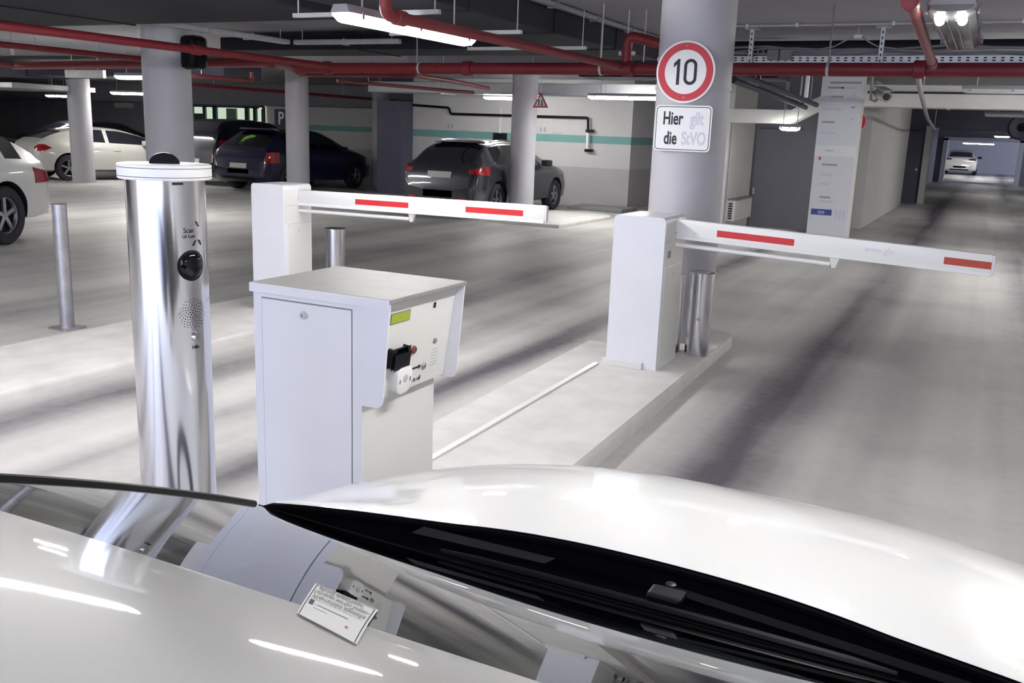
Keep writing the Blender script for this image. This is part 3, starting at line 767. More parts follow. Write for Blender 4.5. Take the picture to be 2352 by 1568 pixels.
    def patch(nm, m, cx, cz, w, h, d=(0, 1, 0), start=-1.5, th=.012, shape=None, par=t):
        """shape projected onto the body along d and given thickness"""
        d = Vector(d).normalized(); u = Vector((0, 0, 1)).cross(d).normalized()*-1; o = Vector((cx[0], cx[1], cz)) - d*1.2
        nu, nv = 10, 6; q = MB(); G = {}
        for i in range(nu+1):
            for j in range(nv+1):
                a, c = (i/nu-.5), (j/nv-.5)
                if shape: a, c = shape(i/nu, j/nv)
                p = o + u*a*w + Vector((0, 0, 1))*c*h
                hit, n, _, _ = bvh.ray_cast(p, d)
                if hit is None: continue
                G[i, j] = (q.bm.verts.new(hit-d*th), q.bm.verts.new(hit+d*.01))
        ok = lambda i, j: all((i+a, j+c) in G for a in (0, 1) for c in (0, 1))
        for i in range(nu):
            for j in range(nv):
                if not ok(i, j): continue
                for s_ in (0, 1): q.bm.faces.new((G[i, j][s_], G[i+1, j][s_], G[i+1, j+1][s_], G[i, j+1][s_]))
                for (a0, a1, (ni, nj)) in (((i, j), (i+1, j), (i, j-1)), ((i, j+1), (i+1, j+1), (i, j+1)), ((i, j), (i, j+1), (i-1, j)), ((i+1, j), (i+1, j+1), (i+1, j))):
                    if 0 <= ni < nu and 0 <= nj < nv and ok(ni, nj): continue
                    q.bm.faces.new((G[a0][0], G[a1][0], G[a1][1], G[a0][1]))
        if not q.bm.faces: q.bm.free(); return None
        return q.build(nm, m, par, True, .5)
    for s in (-1, 1):
        tl = P['tail']            # (x, z, w, h, slant)
        x, z, w, h, sl = tl
        if P.get('tail_round'): shp = lambda a, c: ((a-.5)*math.sqrt(max(0, 1-2*(c-.5)**2))*1.0, (c-.5)*math.sqrt(max(0, 1-3.6*(a-.5)**2)))
        else: shp = (lambda a, c, s=s: ((a-.5), (c-.5)*(1 if sl == 0 else (.45+.55*(a if s > 0 else 1-a))) + sl*((a-.5) if s > 0 else (.5-a))))
        g = patch('tail_lamp', P.get('tail_m', M['tail']), (s*x, 0.4), z, w, h, (-.62*s, .78, 0) if P.get('wrap', 1) else (0, 1, 0), shape=shp)
        if g and P.get('reflectors'): patch('reflector', M['tail'], (s*hw*.62, .4), .36, .16, .045)
        patch('headlamp', M['chrome'], (s*hw*.78, Lc-.4), P.get('zh', .66), .34, .16, (-.45*s, -.9, 0))
        # mirrors
        q = MB(); zb = belt(P['mirror']); q.box(s*hw*.94 - .0, s*hw*.94 + s*.22, P['mirror']-.06, P['mirror']+.06, zb+.0, zb+.13, .03)
        q.build('door_mirror', P.get('mirror_m', paint), t, True)
        for yy in P.get('handles', (side[0]+.45*(side[1]-side[0]),)):
            q = MB(); zb = belt(yy); ww = hw*wid(yy)*.985; q.box(s*ww-.012, s*ww+.022 if s > 0 else s*ww+.012, yy-.09, yy+.09, zb-.17, zb-.145, .004) if s > 0 else q.box(s*ww-.022, s*ww+.012, yy-.09, yy+.09, zb-.17, zb-.145, .004)
            q.build('door_handle', P.get('handle_m', paint), t)
    px = P.get('plate', (0, .62))
    patch('number_plate', M['plate'], (px[0], .3), px[1], .50, .11)
    patch('lower_bumper', M['black'], (0, .3), .31, W*.55, .07)
    if P.get('spoiler'):
        y0 = P['spoiler']; q = MB(); w = wrf(y0)*hw*.92; z = top(y0)
        q.prism([(-w, 0), (w, 0), (w*.93, -.16), (-w*.93, -.16)], (0, y0, z-.012), (1, 0, 0), (0, 1, -.12), .035); q.build('roof_spoiler', paint, t, True)
    if P.get('rails'):
        for s in (-1, 1):
            pts = [(s*wrf(y)*hw*.93, y, top(y)+.0) for y in np.linspace(P['rails'][0], P['rails'][1], 9)]
            q = MB(); q.tube(pts, .014, 8); q.build('roof_rail', M['chrome'], t, True)
    t.location = loc; t.rotation_euler = (0, 0, head)
    return t, bvh, patch

hatch = dict(L=4.25, W=1.76, R=.315, axles=(.80, 3.40),
    top=[(0, .56), (.04, .80), (.12, .97), (.30, 1.12), (.62, 1.34), (.85, 1.42), (1.5, 1.46), (2.1, 1.44), (2.55, 1.33), (3.15, 1.05), (3.3, 1.00), (3.8, .90), (4.1, .76), (4.25, .52)],
    belt=[(0, .52), (.04, .76), (.12, .92), (.3, .98), (1.2, .97), (2.6, .93), (3.2, .93), (3.8, .84), (4.1, .70), (4.25, .48)],
    wid=[(0, .82), (.06, .90), (.25, .96), (.8, 1.0), (3.4, 1.0), (3.9, .95), (4.15, .84), (4.25, .74)],
    wroof=[(0, .78), (.12, .80), (.3, .74), (.8, .68), (2.2, .66), (2.8, .72), (3.2, .80), (4.25, .7)],
    cuts=(.18, .68, .75, 1.15, 1.3, 1.95, 2.1, 2.55, 3.05), side=(.75, 3.0), bpillars=[(1.15, 1.25), (1.95, 2.05)], rear=(.18, .68), front=(2.5, 3.05),
    tail=(.70, .80, .30, .24, 0), mirror=2.75, handles=(1.4, 2.2), plate=(0, .60), spoiler=.80)

M['glass_see'] = glassy('see_through_car_glass', (120, 128, 126), 1.6)
golf = dict(hatch, glass=M['glass_see'])
car('blue_hatchback', 'dark blue hatchback with yellow green vest in the back window', 'car', golf, M['car_blue'], (-15.5, 16.6, 0), 0)
audi = dict(hatch, L=4.3, W=1.72, tail=(.62, .86, .42, .16, .1), spoiler=.78, rails=(.95, 2.3), plate=(0, .78), reflectors=True,
    top=[(0, .50), (.05, .74), (.10, .92), (.24, 1.03), (.62, 1.30), (.85, 1.37), (1.5, 1.41), (2.1, 1.39), (2.55, 1.28), (3.15, 1.03), (3.3, .98), (3.8, .88), (4.1, .74), (4.3, .50)],
    belt=[(0, .46), (.05, .70), (.1, .88), (.3, .97), (1.2, .95), (2.6, .92), (3.2, .92), (3.8, .83), (4.1, .69), (4.3, .46)])
car('grey_hatchback', 'dark grey hatchback parked nose to the banded wall', 'car', audi, M['car_grey'], (-8.98, 14.75, 0), 0)
van = dict(hatch, L=4.4, W=1.78, spoiler=None, tail=(.72, .95, .24, .34, 0),
    top=[(0, .56), (.04, .9), (.10, 1.1), (.22, 1.35), (.40, 1.56), (.85, 1.63), (1.5, 1.64), (2.2, 1.60), (2.65, 1.45), (3.25, 1.08), (3.4, 1.02), (3.9, .92), (4.2, .78), (4.4, .52)],
    rear=(.12, .40), side=(.5, 3.1))
car('dark_estate_car', 'black tall car in shadow between big left pillar and blue hatchback', 'car', van, M['car_black'], (-17.75, 17.4, 0), 0)
coupe = dict(hatch, L=4.25, W=1.81, R=.315, spoiler=None, glass=M['glass_dark'], tail_round=True,
    top=[(0, .50), (.05, .74), (.14, .92), (.30, 1.03), (.62, 1.17), (1.0, 1.27), (1.6, 1.325), (2.1, 1.30), (2.6, 1.19), (3.2, .97), (3.4, .91), (3.85, .82), (4.1, .69), (4.25, .48)],
    belt=[(0, .46), (.05, .70), (.14, .87), (.34, .94), (1.2, .93), (2.6, .88), (3.2, .87), (3.8, .78), (4.1, .64), (4.25, .44)],
    rear=(.30, .80), side=(1.30, 3.05), bpillars=[(1.74, 1.80)], tail=(.66, .80, .36, .17, .0), handles=(2.0,), plate=(0, .50), mirror=2.72)
car('white_coupe', 'white coupe with almond red tail lamp behind the far left pillar', 'car', coupe, M['car_pearl'], (-21.35, 15.35, 0), -math.radians(17))
suv = dict(hatch, L=4.75, W=1.93, R=.36, axles=(1.12, 3.98), zs=.26, spoiler=1.02,
    top=[(0, .60), (.05, .82), (.12, .97), (.25, 1.07), (.6, 1.27), (1.05, 1.47), (1.5, 1.54), (2.2, 1.59), (2.8, 1.56), (3.2, 1.43), (3.7, 1.16), (3.85, 1.12), (4.4, 1.0), (4.65, .8), (4.75, .6)],
    belt=[(0, .56), (.05, .78), (.12, .93), (.25, 1.0), (1.2, 1.02), (2.6, .98), (3.6, .98), (4.3, .92), (4.6, .75), (4.75, .56)],
    wid=[(0, .78), (.08, .88), (.3, .95), (.9, 1.0), (3.9, 1.0), (4.4, .94), (4.65, .84), (4.75, .72)],
    wroof=[(0, .76), (.25, .80), (.8, .72), (1.5, .67), (2.6, .66), (3.3, .72), (3.8, .84), (4.75, .7)],
    rear=(.30, .98), front=(2.95, 3.6), side=(.66, 3.45), bpillars=[(1.0, 1.08), (2.2, 2.3)], tail=(.74, .80, .44, .20, .25), mirror=3.2, handles=(1.7, 2.6), plate=(0, .62), cuts=(.30, .66, .98, 1.0, 1.08, 2.2, 2.3, 2.95, 3.45, 3.6))
car('white_coupe_suv', 'white sloping-back car cut by the left edge of the frame', 'car', suv, M['car_white'], (-12.0, 8.18, 0), math.radians(200.5))
sedan = dict(hatch, L=4.7, W=1.88, R=.34, axles=(1.0, 3.8), tail=(.66, .92, .42, .14, .1), tail_m=M['tail_dark'], wrap=0, mirror=3.0, mirror_m=M['black'], plate=(0, .84), spoiler=None,
    top=[(0, .55), (.05, .88), (.12, 1.0), (.35, 1.06), (.9, 1.32), (1.3, 1.44), (1.9, 1.47), (2.6, 1.42), (3.2, 1.16), (3.6, 1.02), (4.2, .9), (4.55, .76), (4.7, .52)],
    belt=[(0, .51), (.05, .84), (.12, .95), (.35, .99), (1.2, .98), (2.6, .95), (3.5, .93), (4.2, .84), (4.55, .70), (4.7, .48)],
    rear=(.36, .98), side=(.9, 3.1))
car('white_saloon', 'small white car far away at the end of the corridor', 'car', sedan, M['car_pearl'], (-1.62, 62.0, 0), 0)
car('dark_saloon', 'dark car almost in shadow at the far left behind the white coupe', 'car', sedan, M['car_black'], (-25.6, 18.6, 0), -math.radians(14))
car('dark_low_car', 'dark car at the left frame edge behind the sloping-back white car', 'car', dict(hatch), M['car_grey'], (-25.6, 13.6, 0), -math.radians(14))
# the vest behind the blue car's back window
t = thing('hi_vis_vest', 'yellow green safety vest hung behind the blue hatchback rear glass', 'vest', (-15.55, 17.0, 1.1))
b = MB(); b.prism([(-.14, -.14), (-.06, -.17), (-.04, .0), (.05, .06), (.17, .10), (.19, .16), (.05, .18), (-.10, .10)], (-15.58, 17.0, 1.16), (1, 0, 0), (0, .75, .62), .03)
b.build('vest_cloth', M['hi_vis'], t)

# ------------------------------------------------------------------ the white car in the foreground
CX = -.38
HU, HV, HP, HQ, HZ, HY, HT = 1.078, 1.227, 2.792, 2.106, .968, 1.148, .034
def hood_z(x, y):
    return HZ - HT*(y-1.2) - .25*((abs(x-CX)/HU)**HP + (max(0, y-HY)/HV)**HQ)
def hood_lift(x, y):                # rear corners of the bonnet turn up to the windscreen corners
    d = abs(x-CX); k = max(0, min(1, (d-.33)/.33))**1.6 * max(0, min(1, (.80-d)/.14))
    return .050*k*math.exp(-(max(0, y-cowl_y(x))/.10)**2)
def cowl_y(x): return 1.289 - (.32 if x < -.42 else .25)*(x+.42)**2
own = thing('white_car', 'white car in the foreground, bonnet and windscreen seen from above', 'car', (CX, 0, 0))
HWD = .87
def hood_pt(a, b_):
    t = 2*a-1; x = CX + HWD*t; y0 = cowl_y(x) if abs(t) < .8 else cowl_y(x); y1 = 2.28 - .42*abs(t)**3.2
    y = y0 + (y1-y0)*b_**1.3; return Vector((x, y, hood_z(x, y)+hood_lift(x, y)))
b = MB(); b.grid(hood_pt, 96, 48)
hood = b.build('bonnet', M['car_white'], own, True, 1.2, True)
# fenders, bumper and doors: skirt below the bonnet edge and along the sides
edge = [hood_pt(0, k/20) for k in range(0, 21)] + [hood_pt(k/40, 1) for k in range(1, 41)] + [hood_pt(1, 1-k/20) for k in range(1, 21)]
back = [Vector((CX-HWD, y, .90)) for y in np.linspace(-2.9, .95, 14)]
path = back + [Vector((p.x, p.y, p.z)) for p in edge] + [Vector((2*CX-p.x, p.y, p.z)) for p in back[::-1]]
b = MB(); rows = []
n = len(path)
for i, p in enumerate(path):
    tg = (path[min(i+1, n-1)]-path[max(i-1, 0)]); nn = Vector((-tg.y, tg.x, 0)).normalized()
    rows.append([b.bm.verts.new(p + nn*o + Vector((0, 0, z-p.z if z is not None else dz))) for o, z, dz in ((0, None, 0), (.022, None, -.035), (.034, None, -.10), (.040, .58, 0), (.036, .42, 0), (.0, .26, 0))])
for A, B in zip(rows, rows[1:]):
    for k in range(5): b.bm.faces.new((A[k], A[k+1], B[k+1], B[k]))
b.build('body_side', M['car_white'], own, True, .9)
b = MB(); b.box(CX-HWD, CX+HWD, -2.93, -2.88, .26, .92, .02); b.build('tailgate', M['car_white'], own)
for y in (1.42, -1.95):
    for s in (-1, 1): wheel(own, CX+s*(HWD-.06), y, .33, s)

# windscreen: slope eases from base to header, then the roof goes on
def glass_c(s):                     # centre profile: s 0 base .. 1 header
    y = 1.137 - .626*s; return y, .955 + .325*s - .040*s*s
def glass_pt(a, s):
    t = 2*a-1; y, z = glass_c(s); hwid = .672 - .012*s - .03*s*s
    x = CX + hwid*t
    return Vector((x, y + .012*abs(t)**3*(1-s), z - .014*t**4*s))
b = MB(); b.grid(glass_pt, 48, 24)
ws = b.build('windscreen', M['screen'], own, True, 2, True)
def strip(nm, f, w_out, h, m, k0=0.0, k1=1.0, n=24):
    b = MB(); pts = [f(k0+(k1-k0)*k/n) for k in range(n+1)]; b.tube(pts, h, 8); return b.build(nm, m, own, True)
def roof_pt(a, s):
    t = 2*a-1; g0 = glass_pt(a, 1.0); y = .511 - 2.6*s*1.0
    d = .511-y
    z = 1.240 + .377*d - .80*d*d if d < .205 else 1.2837 + .05*(d-.205) - .03*max(0, d-.6)**2
    hwid = .630 - .03*min(1, d/1.2)
    return Vector((CX+hwid*t, y, z - .014*t**4 - .02*t*t*min(1, d)))
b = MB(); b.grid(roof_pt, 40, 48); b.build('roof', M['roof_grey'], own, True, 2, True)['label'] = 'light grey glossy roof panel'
# pillars and rubber trim down both sides of the glass
for s in (0, 1):
    sg = -1 if s == 0 else 1
    pts = [glass_pt(s, k/16) + Vector((sg*.006, 0, .0)) for k in range(17)] + [roof_pt(s, k/48) + Vector((sg*.006, 0, 0)) for k in range(1, 40)]
    b = MB(); b.tube(pts, .006, 8); b.build('windscreen_trim', M['black'], own, True)
    b = MB(); b.tube([p + Vector((sg*.026, -.012, -.052)) for p in pts], .030, 10); b.build('roof_pillar', M['black'], own, True)
    # side glass down to the belt
    b = MB(); A = [p + Vector((sg*.05, 0, -.06)) for p in pts[8:]]; n = len(A)
    V1 = [b.bm.verts.new(p) for p in A]; V2 = [b.bm.verts.new((CX+sg*HWD, p.y, .90)) for p in A]
    for i in range(n-1): b.bm.faces.new((V1[i], V1[i+1], V2[i+1], V2[i]))
    b.build('side_window', M['glass_dark'], own, True)
    b = MB(); A = [glass_pt(s, k/8) + Vector((sg*.05, 0, -.065)) for k in range(9)]
    V1 = [b.bm.verts.new(p) for p in A]; V2 = [b.bm.verts.new((CX+sg*HWD, max(.95, 1.15-.05*i) if i < 5 else p.y, .88 if i else .80)) for i, p in enumerate(A)]
    for i in range(8): b.bm.faces.new((V1[i], V1[i+1], V2[i+1], V2[i]))
    b.build('door_corner', M['car_white'], own, True)
# cowl under the glass edge and black sealing strip
def cowl_pt(a, s):
    t = 2*a-1; x = CX + .70*t; y0 = 1.128 + .012*abs(t)**3; y1 = cowl_y(x)+.006
    prof = [(0, .945), (.25, .915), (.55, .905), (.85, .918), (1, .930)]
    for (u0, z0), (u1, z1) in zip(prof, prof[1:]):
        if s <= u1+1e-9: z = z0+(z1-z0)*(s-u0)/(u1-u0); break
    zz = min(z, hood_z(x, y1)+hood_lift(x, y1)-.012)
    if s > .999: zz = hood_z(x, y1)+hood_lift(x, y1)-.003
    return Vector((x, y0+(y1-y0)*s, zz))
b = MB(); b.grid(cowl_pt, 40, 12); cw = b.build('cowl_panel', M['black_matte'], own, True, .7, True)
b = MB(); b.tube([glass_pt(k/40, 0)+Vector((0, .004, -.005)) for k in range(41)], .004, 8); b.build('glass_edge_seal', M['black_matte'], own, True)
b = MB(); b.tube([Vector((x, cowl_y(x)-.001, hood_z(x, cowl_y(x))+hood_lift(x, cowl_y(x))-.009)) for x in np.linspace(CX-.70, CX+.70, 41)], .007, 8); b.build('bonnet_seal', M['black_matte'], own, True)
# dashboard below the glass
b = MB()
def dash_pt(a, s):
    t = 2*a-1; return Vector((CX+.64*t, 1.12-.55*s, .90 - .02*s + .035*math.sin(PI*s) - .03*t*t))
b.grid(dash_pt, 24, 12); b.build('dashboard', M['dash'], own, True, .7, True)
b = MB(); b.box(CX-.66, CX+.66, -2.7, .57, .55, .60); b.build('cabin_floor', M['dash'], own)
# wipers
def wiper(x0, x1, yoff, arm_from, arm_to, zoff=0.0):
    q = MB(); pts = []
    for k in range(13):
        x = x0+(x1-x0)*k/12; pts.append((x, 1.172+yoff-.012*((x-CX)/.5)**2, .952+zoff))
    q.tube(pts, [.004]+[.0065]*11+[.003], 8); bl = q.build('wiper_blade', M['black'], own, True)
    q = MB(); q.tube([(p[0], p[1]-.006, p[2]-.010) for p in pts], .003, 6); q.build('blade_rubber', M['black_matte'], bl, True)
    q = MB(); q.beam(arm_from, arm_to, .016, .010, .003); ar = q.build('wiper_arm', M['black_matte'], own)
    mx = (arm_from[0]); q = MB(); q.box(mx-.012, mx+.040, arm_from[1]-.040, arm_from[1]-.004, .944+zoff, .968+zoff, .005); q.build('arm_joint', M['black'], ar)
    q = MB(); q.lathe([(0, .012), (.008, .010), (.011, 0)], (arm_from[0]+.012, arm_from[1]+.004, arm_from[2]), 'Z', 14); q.build('arm_bolt', M['black'], ar, True)
wiper(-.690, -.020, -.004, (-.345, 1.212, .958), (.26, 1.165, .940))
wiper(-.470, .24, -.034, (.12, 1.150, .952), (.30, 1.19, .938), -.006)
b = MB(); b.prism([(0, 0), (.235, -.0), (.245, .018), (.01, .022)], (-.765, 1.196, .944), (1, .05, 0), (0, 1, .2), .010); b.build('wiper_tip_cover', M['black'], own)

# sign reflection in the windscreen, modelled as a sheet with flipped wording
nt = thing('notice_reflection', 'reflection of a white German notice, modelled as a flipped sheet on the windscreen', 'notice', (-.49, .62, 1.2))
def on_glass(x, y, off):
    s = (1.137-y)/.626; a = ((x-CX)/(.672-.012*s-.03*s*s)+1)/2
    if s <= 1: p = glass_pt(a, s); e = glass_pt(a, s-.02)
    else: p = roof_pt((x-CX)/.63/2+.5, (.511-y)/2.6); e = roof_pt((x-CX)/.63/2+.5, (.511-y-.02)/2.6)
    d = Vector((0, e.y-p.y, e.z-p.z)).normalized(); n = Vector((0, -d.z, d.y)); n = n if n.z > 0 else -n
    return p + n*off
NC = [(-.477, .591), (-.393, .565), (-.340, .464), (-.410, .486)]      # far left, far right, near right, near left
def notice_xy(u, v):             # u 0..1 left-right, v 0..1 near-far
    nl, nr = Vector(NC[3]), Vector(NC[2]); fl, fr = Vector(NC[0]), Vector(NC[1])
    return (nl*(1-u)+nr*u)*(1-v) + (fl*(1-u)+fr*u)*v
def notice_quad(nm, m, u0, u1, v0, v1, off, par):
    q = MB(); q.grid(lambda a, c: on_glass(*notice_xy(u0+(u1-u0)*a, v0+(v1-v0)*c), off), 8, 8); return q.build(nm, m, par, True)
sh = notice_quad('sheet', M['reflected_notice'], 0, 1, 0, 1, .0012, nt)  # white face of the reflected sign
notice_quad('border', M['ink'], .03, .045, 0, .97, .0016, nt); notice_quad('border', M['ink'], .955, .97, 0, .97, .0016, nt); notice_quad('border', M['ink'], .03, .97, .955, .97, .0016, nt)
def notice_text(body, size, u, v, m, sx=.8):
    me = text_mesh(body, size, sx, 0.0, 0.0)
    for vv in me.vertices:
        uu = u + vv.co.x/.088; v2 = v - vv.co.y/.112             # flipped in v
        vv.co = on_glass(*notice_xy(uu, v2), .0018)
    me.materials.clear(); me.materials.append(m); return link('lettering', me, nt)
notice_text('Widerrechtlich abgestellte', .021, .5, .575, M['ink'], .33)
notice_text('Fahrzeuge werden kosten-', .021, .5, .72, M['ink'], .34)
notice_text('pflichtig abgeschleppt!', .021, .46, .865, M['ink'], .34)
notice_quad('rule', M['ink_grey'], .10, .90, .495, .505, .0016, nt)
notice_quad('text_line', M['ink_grey'], .22, .72, .37, .39, .0016, nt); notice_quad('text_line', M['ink_grey'], .18, .42, .27, .285, .0016, nt)
notice_quad('black_mark', M['ink'], .08, .15, .33, .46, .0017, nt)
notice_quad('red_dot', M['red'], .74, .78, .17, .21, .0017, nt)

# ------------------------------------------------------------------ lamps
LG = 'fluorescent ceiling lamps'
def lamp(label, x, y, z, axis='Y', ln=1.56, lit=True, drop=True, w=.15):
    """x, y = middle; z = underside"""
    t = thing('fluorescent_lamp', label, 'lamp', (x, y, z), LG)
    def P(a, s, h): return (x+s, y+a, z+h) if axis == 'Y' else (x+a, y+s, z+h)
    def profile(nm, prof, m, l0, l1, taper):
        b = MB(); st = []
        for a, k in ((l0, .55), (l0+taper, .9), (l0+taper*2.2, 1), (l1-taper*2.2, 1), (l1-taper, .9), (l1, .55)):
            st.append([b.bm.verts.new(P(a, s*(.75+.25*k), h if h > .055 else .055-(.055-h)*k)) for s, h in prof])
        for A, B in zip(st, st[1:]):
            for k in range(len(prof)): b.bm.faces.new((A[k], A[(k+1) % len(prof)], B[(k+1) % len(prof)], B[k]))
        b.bm.faces.new(st[0][::-1]); b.bm.faces.new(st[-1])
        return b.build(nm, m, t, True, .5)
    h = w/2
    profile('diffuser', [(-h*.96, .058), (-h*.9, .03), (-h*.6, .006), (0, 0), (h*.6, .006), (h*.9, .03), (h*.96, .058)], M['lamp_mid' if y > 30 else 'lamp_far' if y > 9 else 'lamp'] if lit else M['galv_light' if y > 9 else 'lens_off'], -ln/2, ln/2, .03)
    profile('housing', [(-h, .0565), (h, .0565), (h, .066), (h*.72, .105), (-h*.72, .105), (-h, .066)], M['lamp_body'], -ln/2-.008, ln/2+.008, .02)
    for a in (-.42, 0, .42):
        for s in (-1, 1):
            p, q = P(ln*a-.012, s*(h-.004), .03), P(ln*a+.012, s*(h+.006), .075)
            b = MB(); b.box(min(p[0], q[0]), max(p[0], q[0]), min(p[1], q[1]), max(p[1], q[1]), p[2], q[2], .002); b.build('clip', M['lamp_body'], t)
    if drop:
        for a in (-.36, .36):
            b = MB(); b.tube([P(ln*a, 0, .10), P(ln*a, 0, CEIL-z)], .006, 8); b.build('hanger_rod', M['galv_light'], t, True)
    return t
lamp('lit long lamp hanging near the top centre of the photo beside a red pipe', -3.60, 5.54, 2.20)
lamp('lit lamp behind the round speed sign pillar, running across the lane', -5.75, 15.85, 2.20, 'X')
lamp('lit lamp half hidden behind the big left pillar', -12.35, 11.30, 2.20, 'X')
lamp('lit lamp whose tip shows at the very top left of the photo', -3.78, 3.02, 2.20)
lr = lamp('big dark lensed lamp with two lit tube ends at the top right', -.26, 5.93, 2.20, 'Y', 1.75, False, True, .23)
for s in (-.05, .05):
    b = MB(); b.tube([(-.26+s, 5.07, 2.200), (-.26+s, 5.17, 2.194)], .022, 12); b.build('tube_end', M['tube'], lr, True)
for s in (-.07, -.02, .02, .07):
    b = MB(); b.tube([(-.26+s, 5.20, 2.199+abs(s)*.05), (-.26+s, 6.70, 2.199+abs(s)*.05)], .004, 6); b.build('lens_rib', M['lamp_body'], lr, True)
lamp('small lit lamp under the low white duct right of the sign pillar', -2.88, 15.3, 1.755, 'X', .30, True, True, .10)
lamp('small far lit lamp above the dark cars at the far left', -25.4, 19.6, 2.10, 'X', .9)
lamp('far lit lamp over the top of the far left pillar', -18.9, 16.6, 2.12, 'X', 1.2)
lamp('slim lit lamp by the far pillar of the grey hatchback', -9.0, 17.6, 2.22, 'X', 1.2)
lamp('unlit dull lamp under the big grey duct behind the red main pipe', -6.2, 11.4, 2.37, 'X', 1.9, False)
lamp('upper lit lamp deep in the corridor above the small white car', -.25, 56.0, 1.95, 'X', 1.9, True, True, .3)
lamp('lower lit lamp deep in the corridor above the small white car', -.75, 60.0, 1.80, 'X', 1.6, True, True, .3)
lamp('tiny lit lamp deep in the corridor, highest of the three', .28, 44.0, 2.05, 'X', .55)
lamp('lit lamp in the corridor beyond the white portal', .8, 36.0, 2.5, 'Y')
lamp('unlit lamp at the right frame edge under the white duct', .14, 14.1, 2.30, 'X', 1.2, False)
lamp('unlit lamp at the right frame edge below the white duct', .62, 21.5, 2.22, 'X', 1.7, False)
for x, y, ax in ((-.30, 2.55, 'Y'), (-.30, -1.7, 'Y'), (-3.7, -.6, 'Y'), (-7.6, 2.6, 'Y'), (-7.6, -1.8, 'Y'), (2.9, -.6, 'Y'), (2.9, 10.6, 'Y'), (-17.0, 5.0, 'Y'), (-17.0, 9.6, 'Y'), (-22.0, 12.0, 'X'), (-12.0, 0.5, 'Y'), (-10.2, 3.2, 'Y'), (2.2, 15.2, 'X'), (1.7, 12.6, 'Y'), (2.4, 23.5, 'Y')):  # unseen lamps, added to brighten the lanes and parked cars
    lamp('added fluorescent lamp out of view, lighting the scene', x, y, 2.24, ax)

# ------------------------------------------------------------------ pipes
PGR = 'red sprinkler pipes'
def pipe(label, pts, r, m=None, name='sprinkler_pipe', cat='pipe', couplings=(), group=PGR, hang=()):
    t = thing(name, label, cat, pts[0], group)
    pp = []
    P_ = [Vector(p) for p in pts]
    for i, p in enumerate(P_):
        if 0 < i < len(P_)-1:
            a = (P_[i-1]-p); c = (P_[i+1]-p); d = min(r*1.8, a.length*.45, c.length*.45)
            a = p+a.normalized()*d; c = p+c.normalized()*d
            for k in range(6):
                q = k/5; pp.append(a*(1-q)**2+p*2*q*(1-q)+c*q*q)
        else: pp.append(p)
    b = MB(); b.tube(pp, r, 16); b.build('pipe', m or M['red_pipe'], t, True)
    for (cx, cy, cz), d in couplings:
        d = Vector(d).normalized(); c = Vector((cx, cy, cz))
        b = MB(); b.tube([c-d*.05, c-d*.045, c+d*.045, c+d*.05], [r*1.02, r*1.28, r*1.28, r*1.02], 16); b.build('coupling', m or M['red_pipe'], t, True)
    for k in hang:
        i = min(int(k), len(P_)-2); q = P_[i]+(P_[i+1]-P_[i])*(k-i)
        b = MB(); b.tube([q, (q.x, q.y, CEIL)], .006, 8); b.build('hanger_rod', M['galv_light'], t, True)
    return t
def rod(t, p, q, r=.006, m=None, nm='hanger_rod'):
    b = MB(); b.tube([p, q], r, 8); return b.build(nm, m or M['galv_light'], t, True)
ym, zm = 8.70, 2.22
mp = pipe('main red pipe running right across the photo behind the sign pillar', [(4.5, ym-.05, zm), (-7.3, ym+.12, zm), (-7.75, 9.05, 2.30), (-13.5, 9.7, 2.30)], .058,
     couplings=[((-6.85, ym+.11, zm), (1, 0, 0)), ((-7.25, ym+.13, zm), (1, 0, 0)), ((-5.0, ym+.08, zm), (1, 0, 0)), ((-7.85, 9.06, 2.30), (1, 0, 0)), ((-.63, ym, zm), (1, 0, 0)), ((-3.2, ym, zm), (1, 0, 0))])
for x in (-1.37, -2.9, -5.6, -3.5, .8):
    rod(mp, (x, ym+.03, zm+.05), (x, ym+.03, CEIL), .008, M['plastic_grey'])
    b = MB(); b.lathe([(.060, -.012), (.064, -.012), (.064, .012), (.060, .012)], (x, ym+.005-(x-4.5)*.0144-.05, zm), 'X', 20); b.build('pipe_clamp', M['galv_light'], mp, True)
pipe('long red pipe crossing in front of the big left pillar near the ceiling', [(-6.62, -3, 2.22), (-6.62, 8.6, 2.22)], .036, couplings=[((-6.62, 6.6, 2.22), (0, 1, 0))])
pipe('red branch pipe beside the big lit lamp with an upturned elbow', [(-3.27, 4.75, CEIL), (-3.27, 4.75, 2.235), (-3.27, 8.62, 2.235)], .036, couplings=[((-3.27, 4.90, 2.235), (0, 1, 0))])
pipe('dull red branch pipe with a red end cap at the top right', [(-.42, 4.80, 2.24), (-.52, 8.62, 2.24)], .031, couplings=[((-.423, 4.83, 2.24), (.02, 1, 0)), ((-.51, 8.2, 2.24), (.02, 1, 0))])
pipe('red pipe at the upper left going back to the dark ducts', [(-9.65, 2.0, 2.31), (-9.65, 9.2, 2.31)], .034)
pipe('short red pipe right of the big left pillar above the far lamp', [(-11.85, 11.6, 2.30), (-11.85, 13.1, 2.30), (-11.85, 13.1, 2.45)], .035, hang=(.2,))
pipe('thin dark red pipe far back above the blue hatchback', [(-15.0, 14.5, 2.30), (-15.0, 23.5, 2.30)], .035, hang=(.1, .6))
pipe('red pipe with two bends left of the big lit lamp', [(-9.3, 11.32, 2.30), (-7.25, 11.2, 2.30), (-7.40, 12.5, 2.30), (-7.9, 14.6, 2.30)], .032, hang=(.2, 2.6))
pipe('thin red pipe over the far pillars left of the grey hatchback', [(-9.75, 12.8, 2.30), (-9.15, 16.3, 2.30)], .03, hang=(.2, .7))
pipe('red pipe joining the main pipe at the top left edge', [(-13.2, 3, 2.30), (-13.4, 9.6, 2.30)], .04)
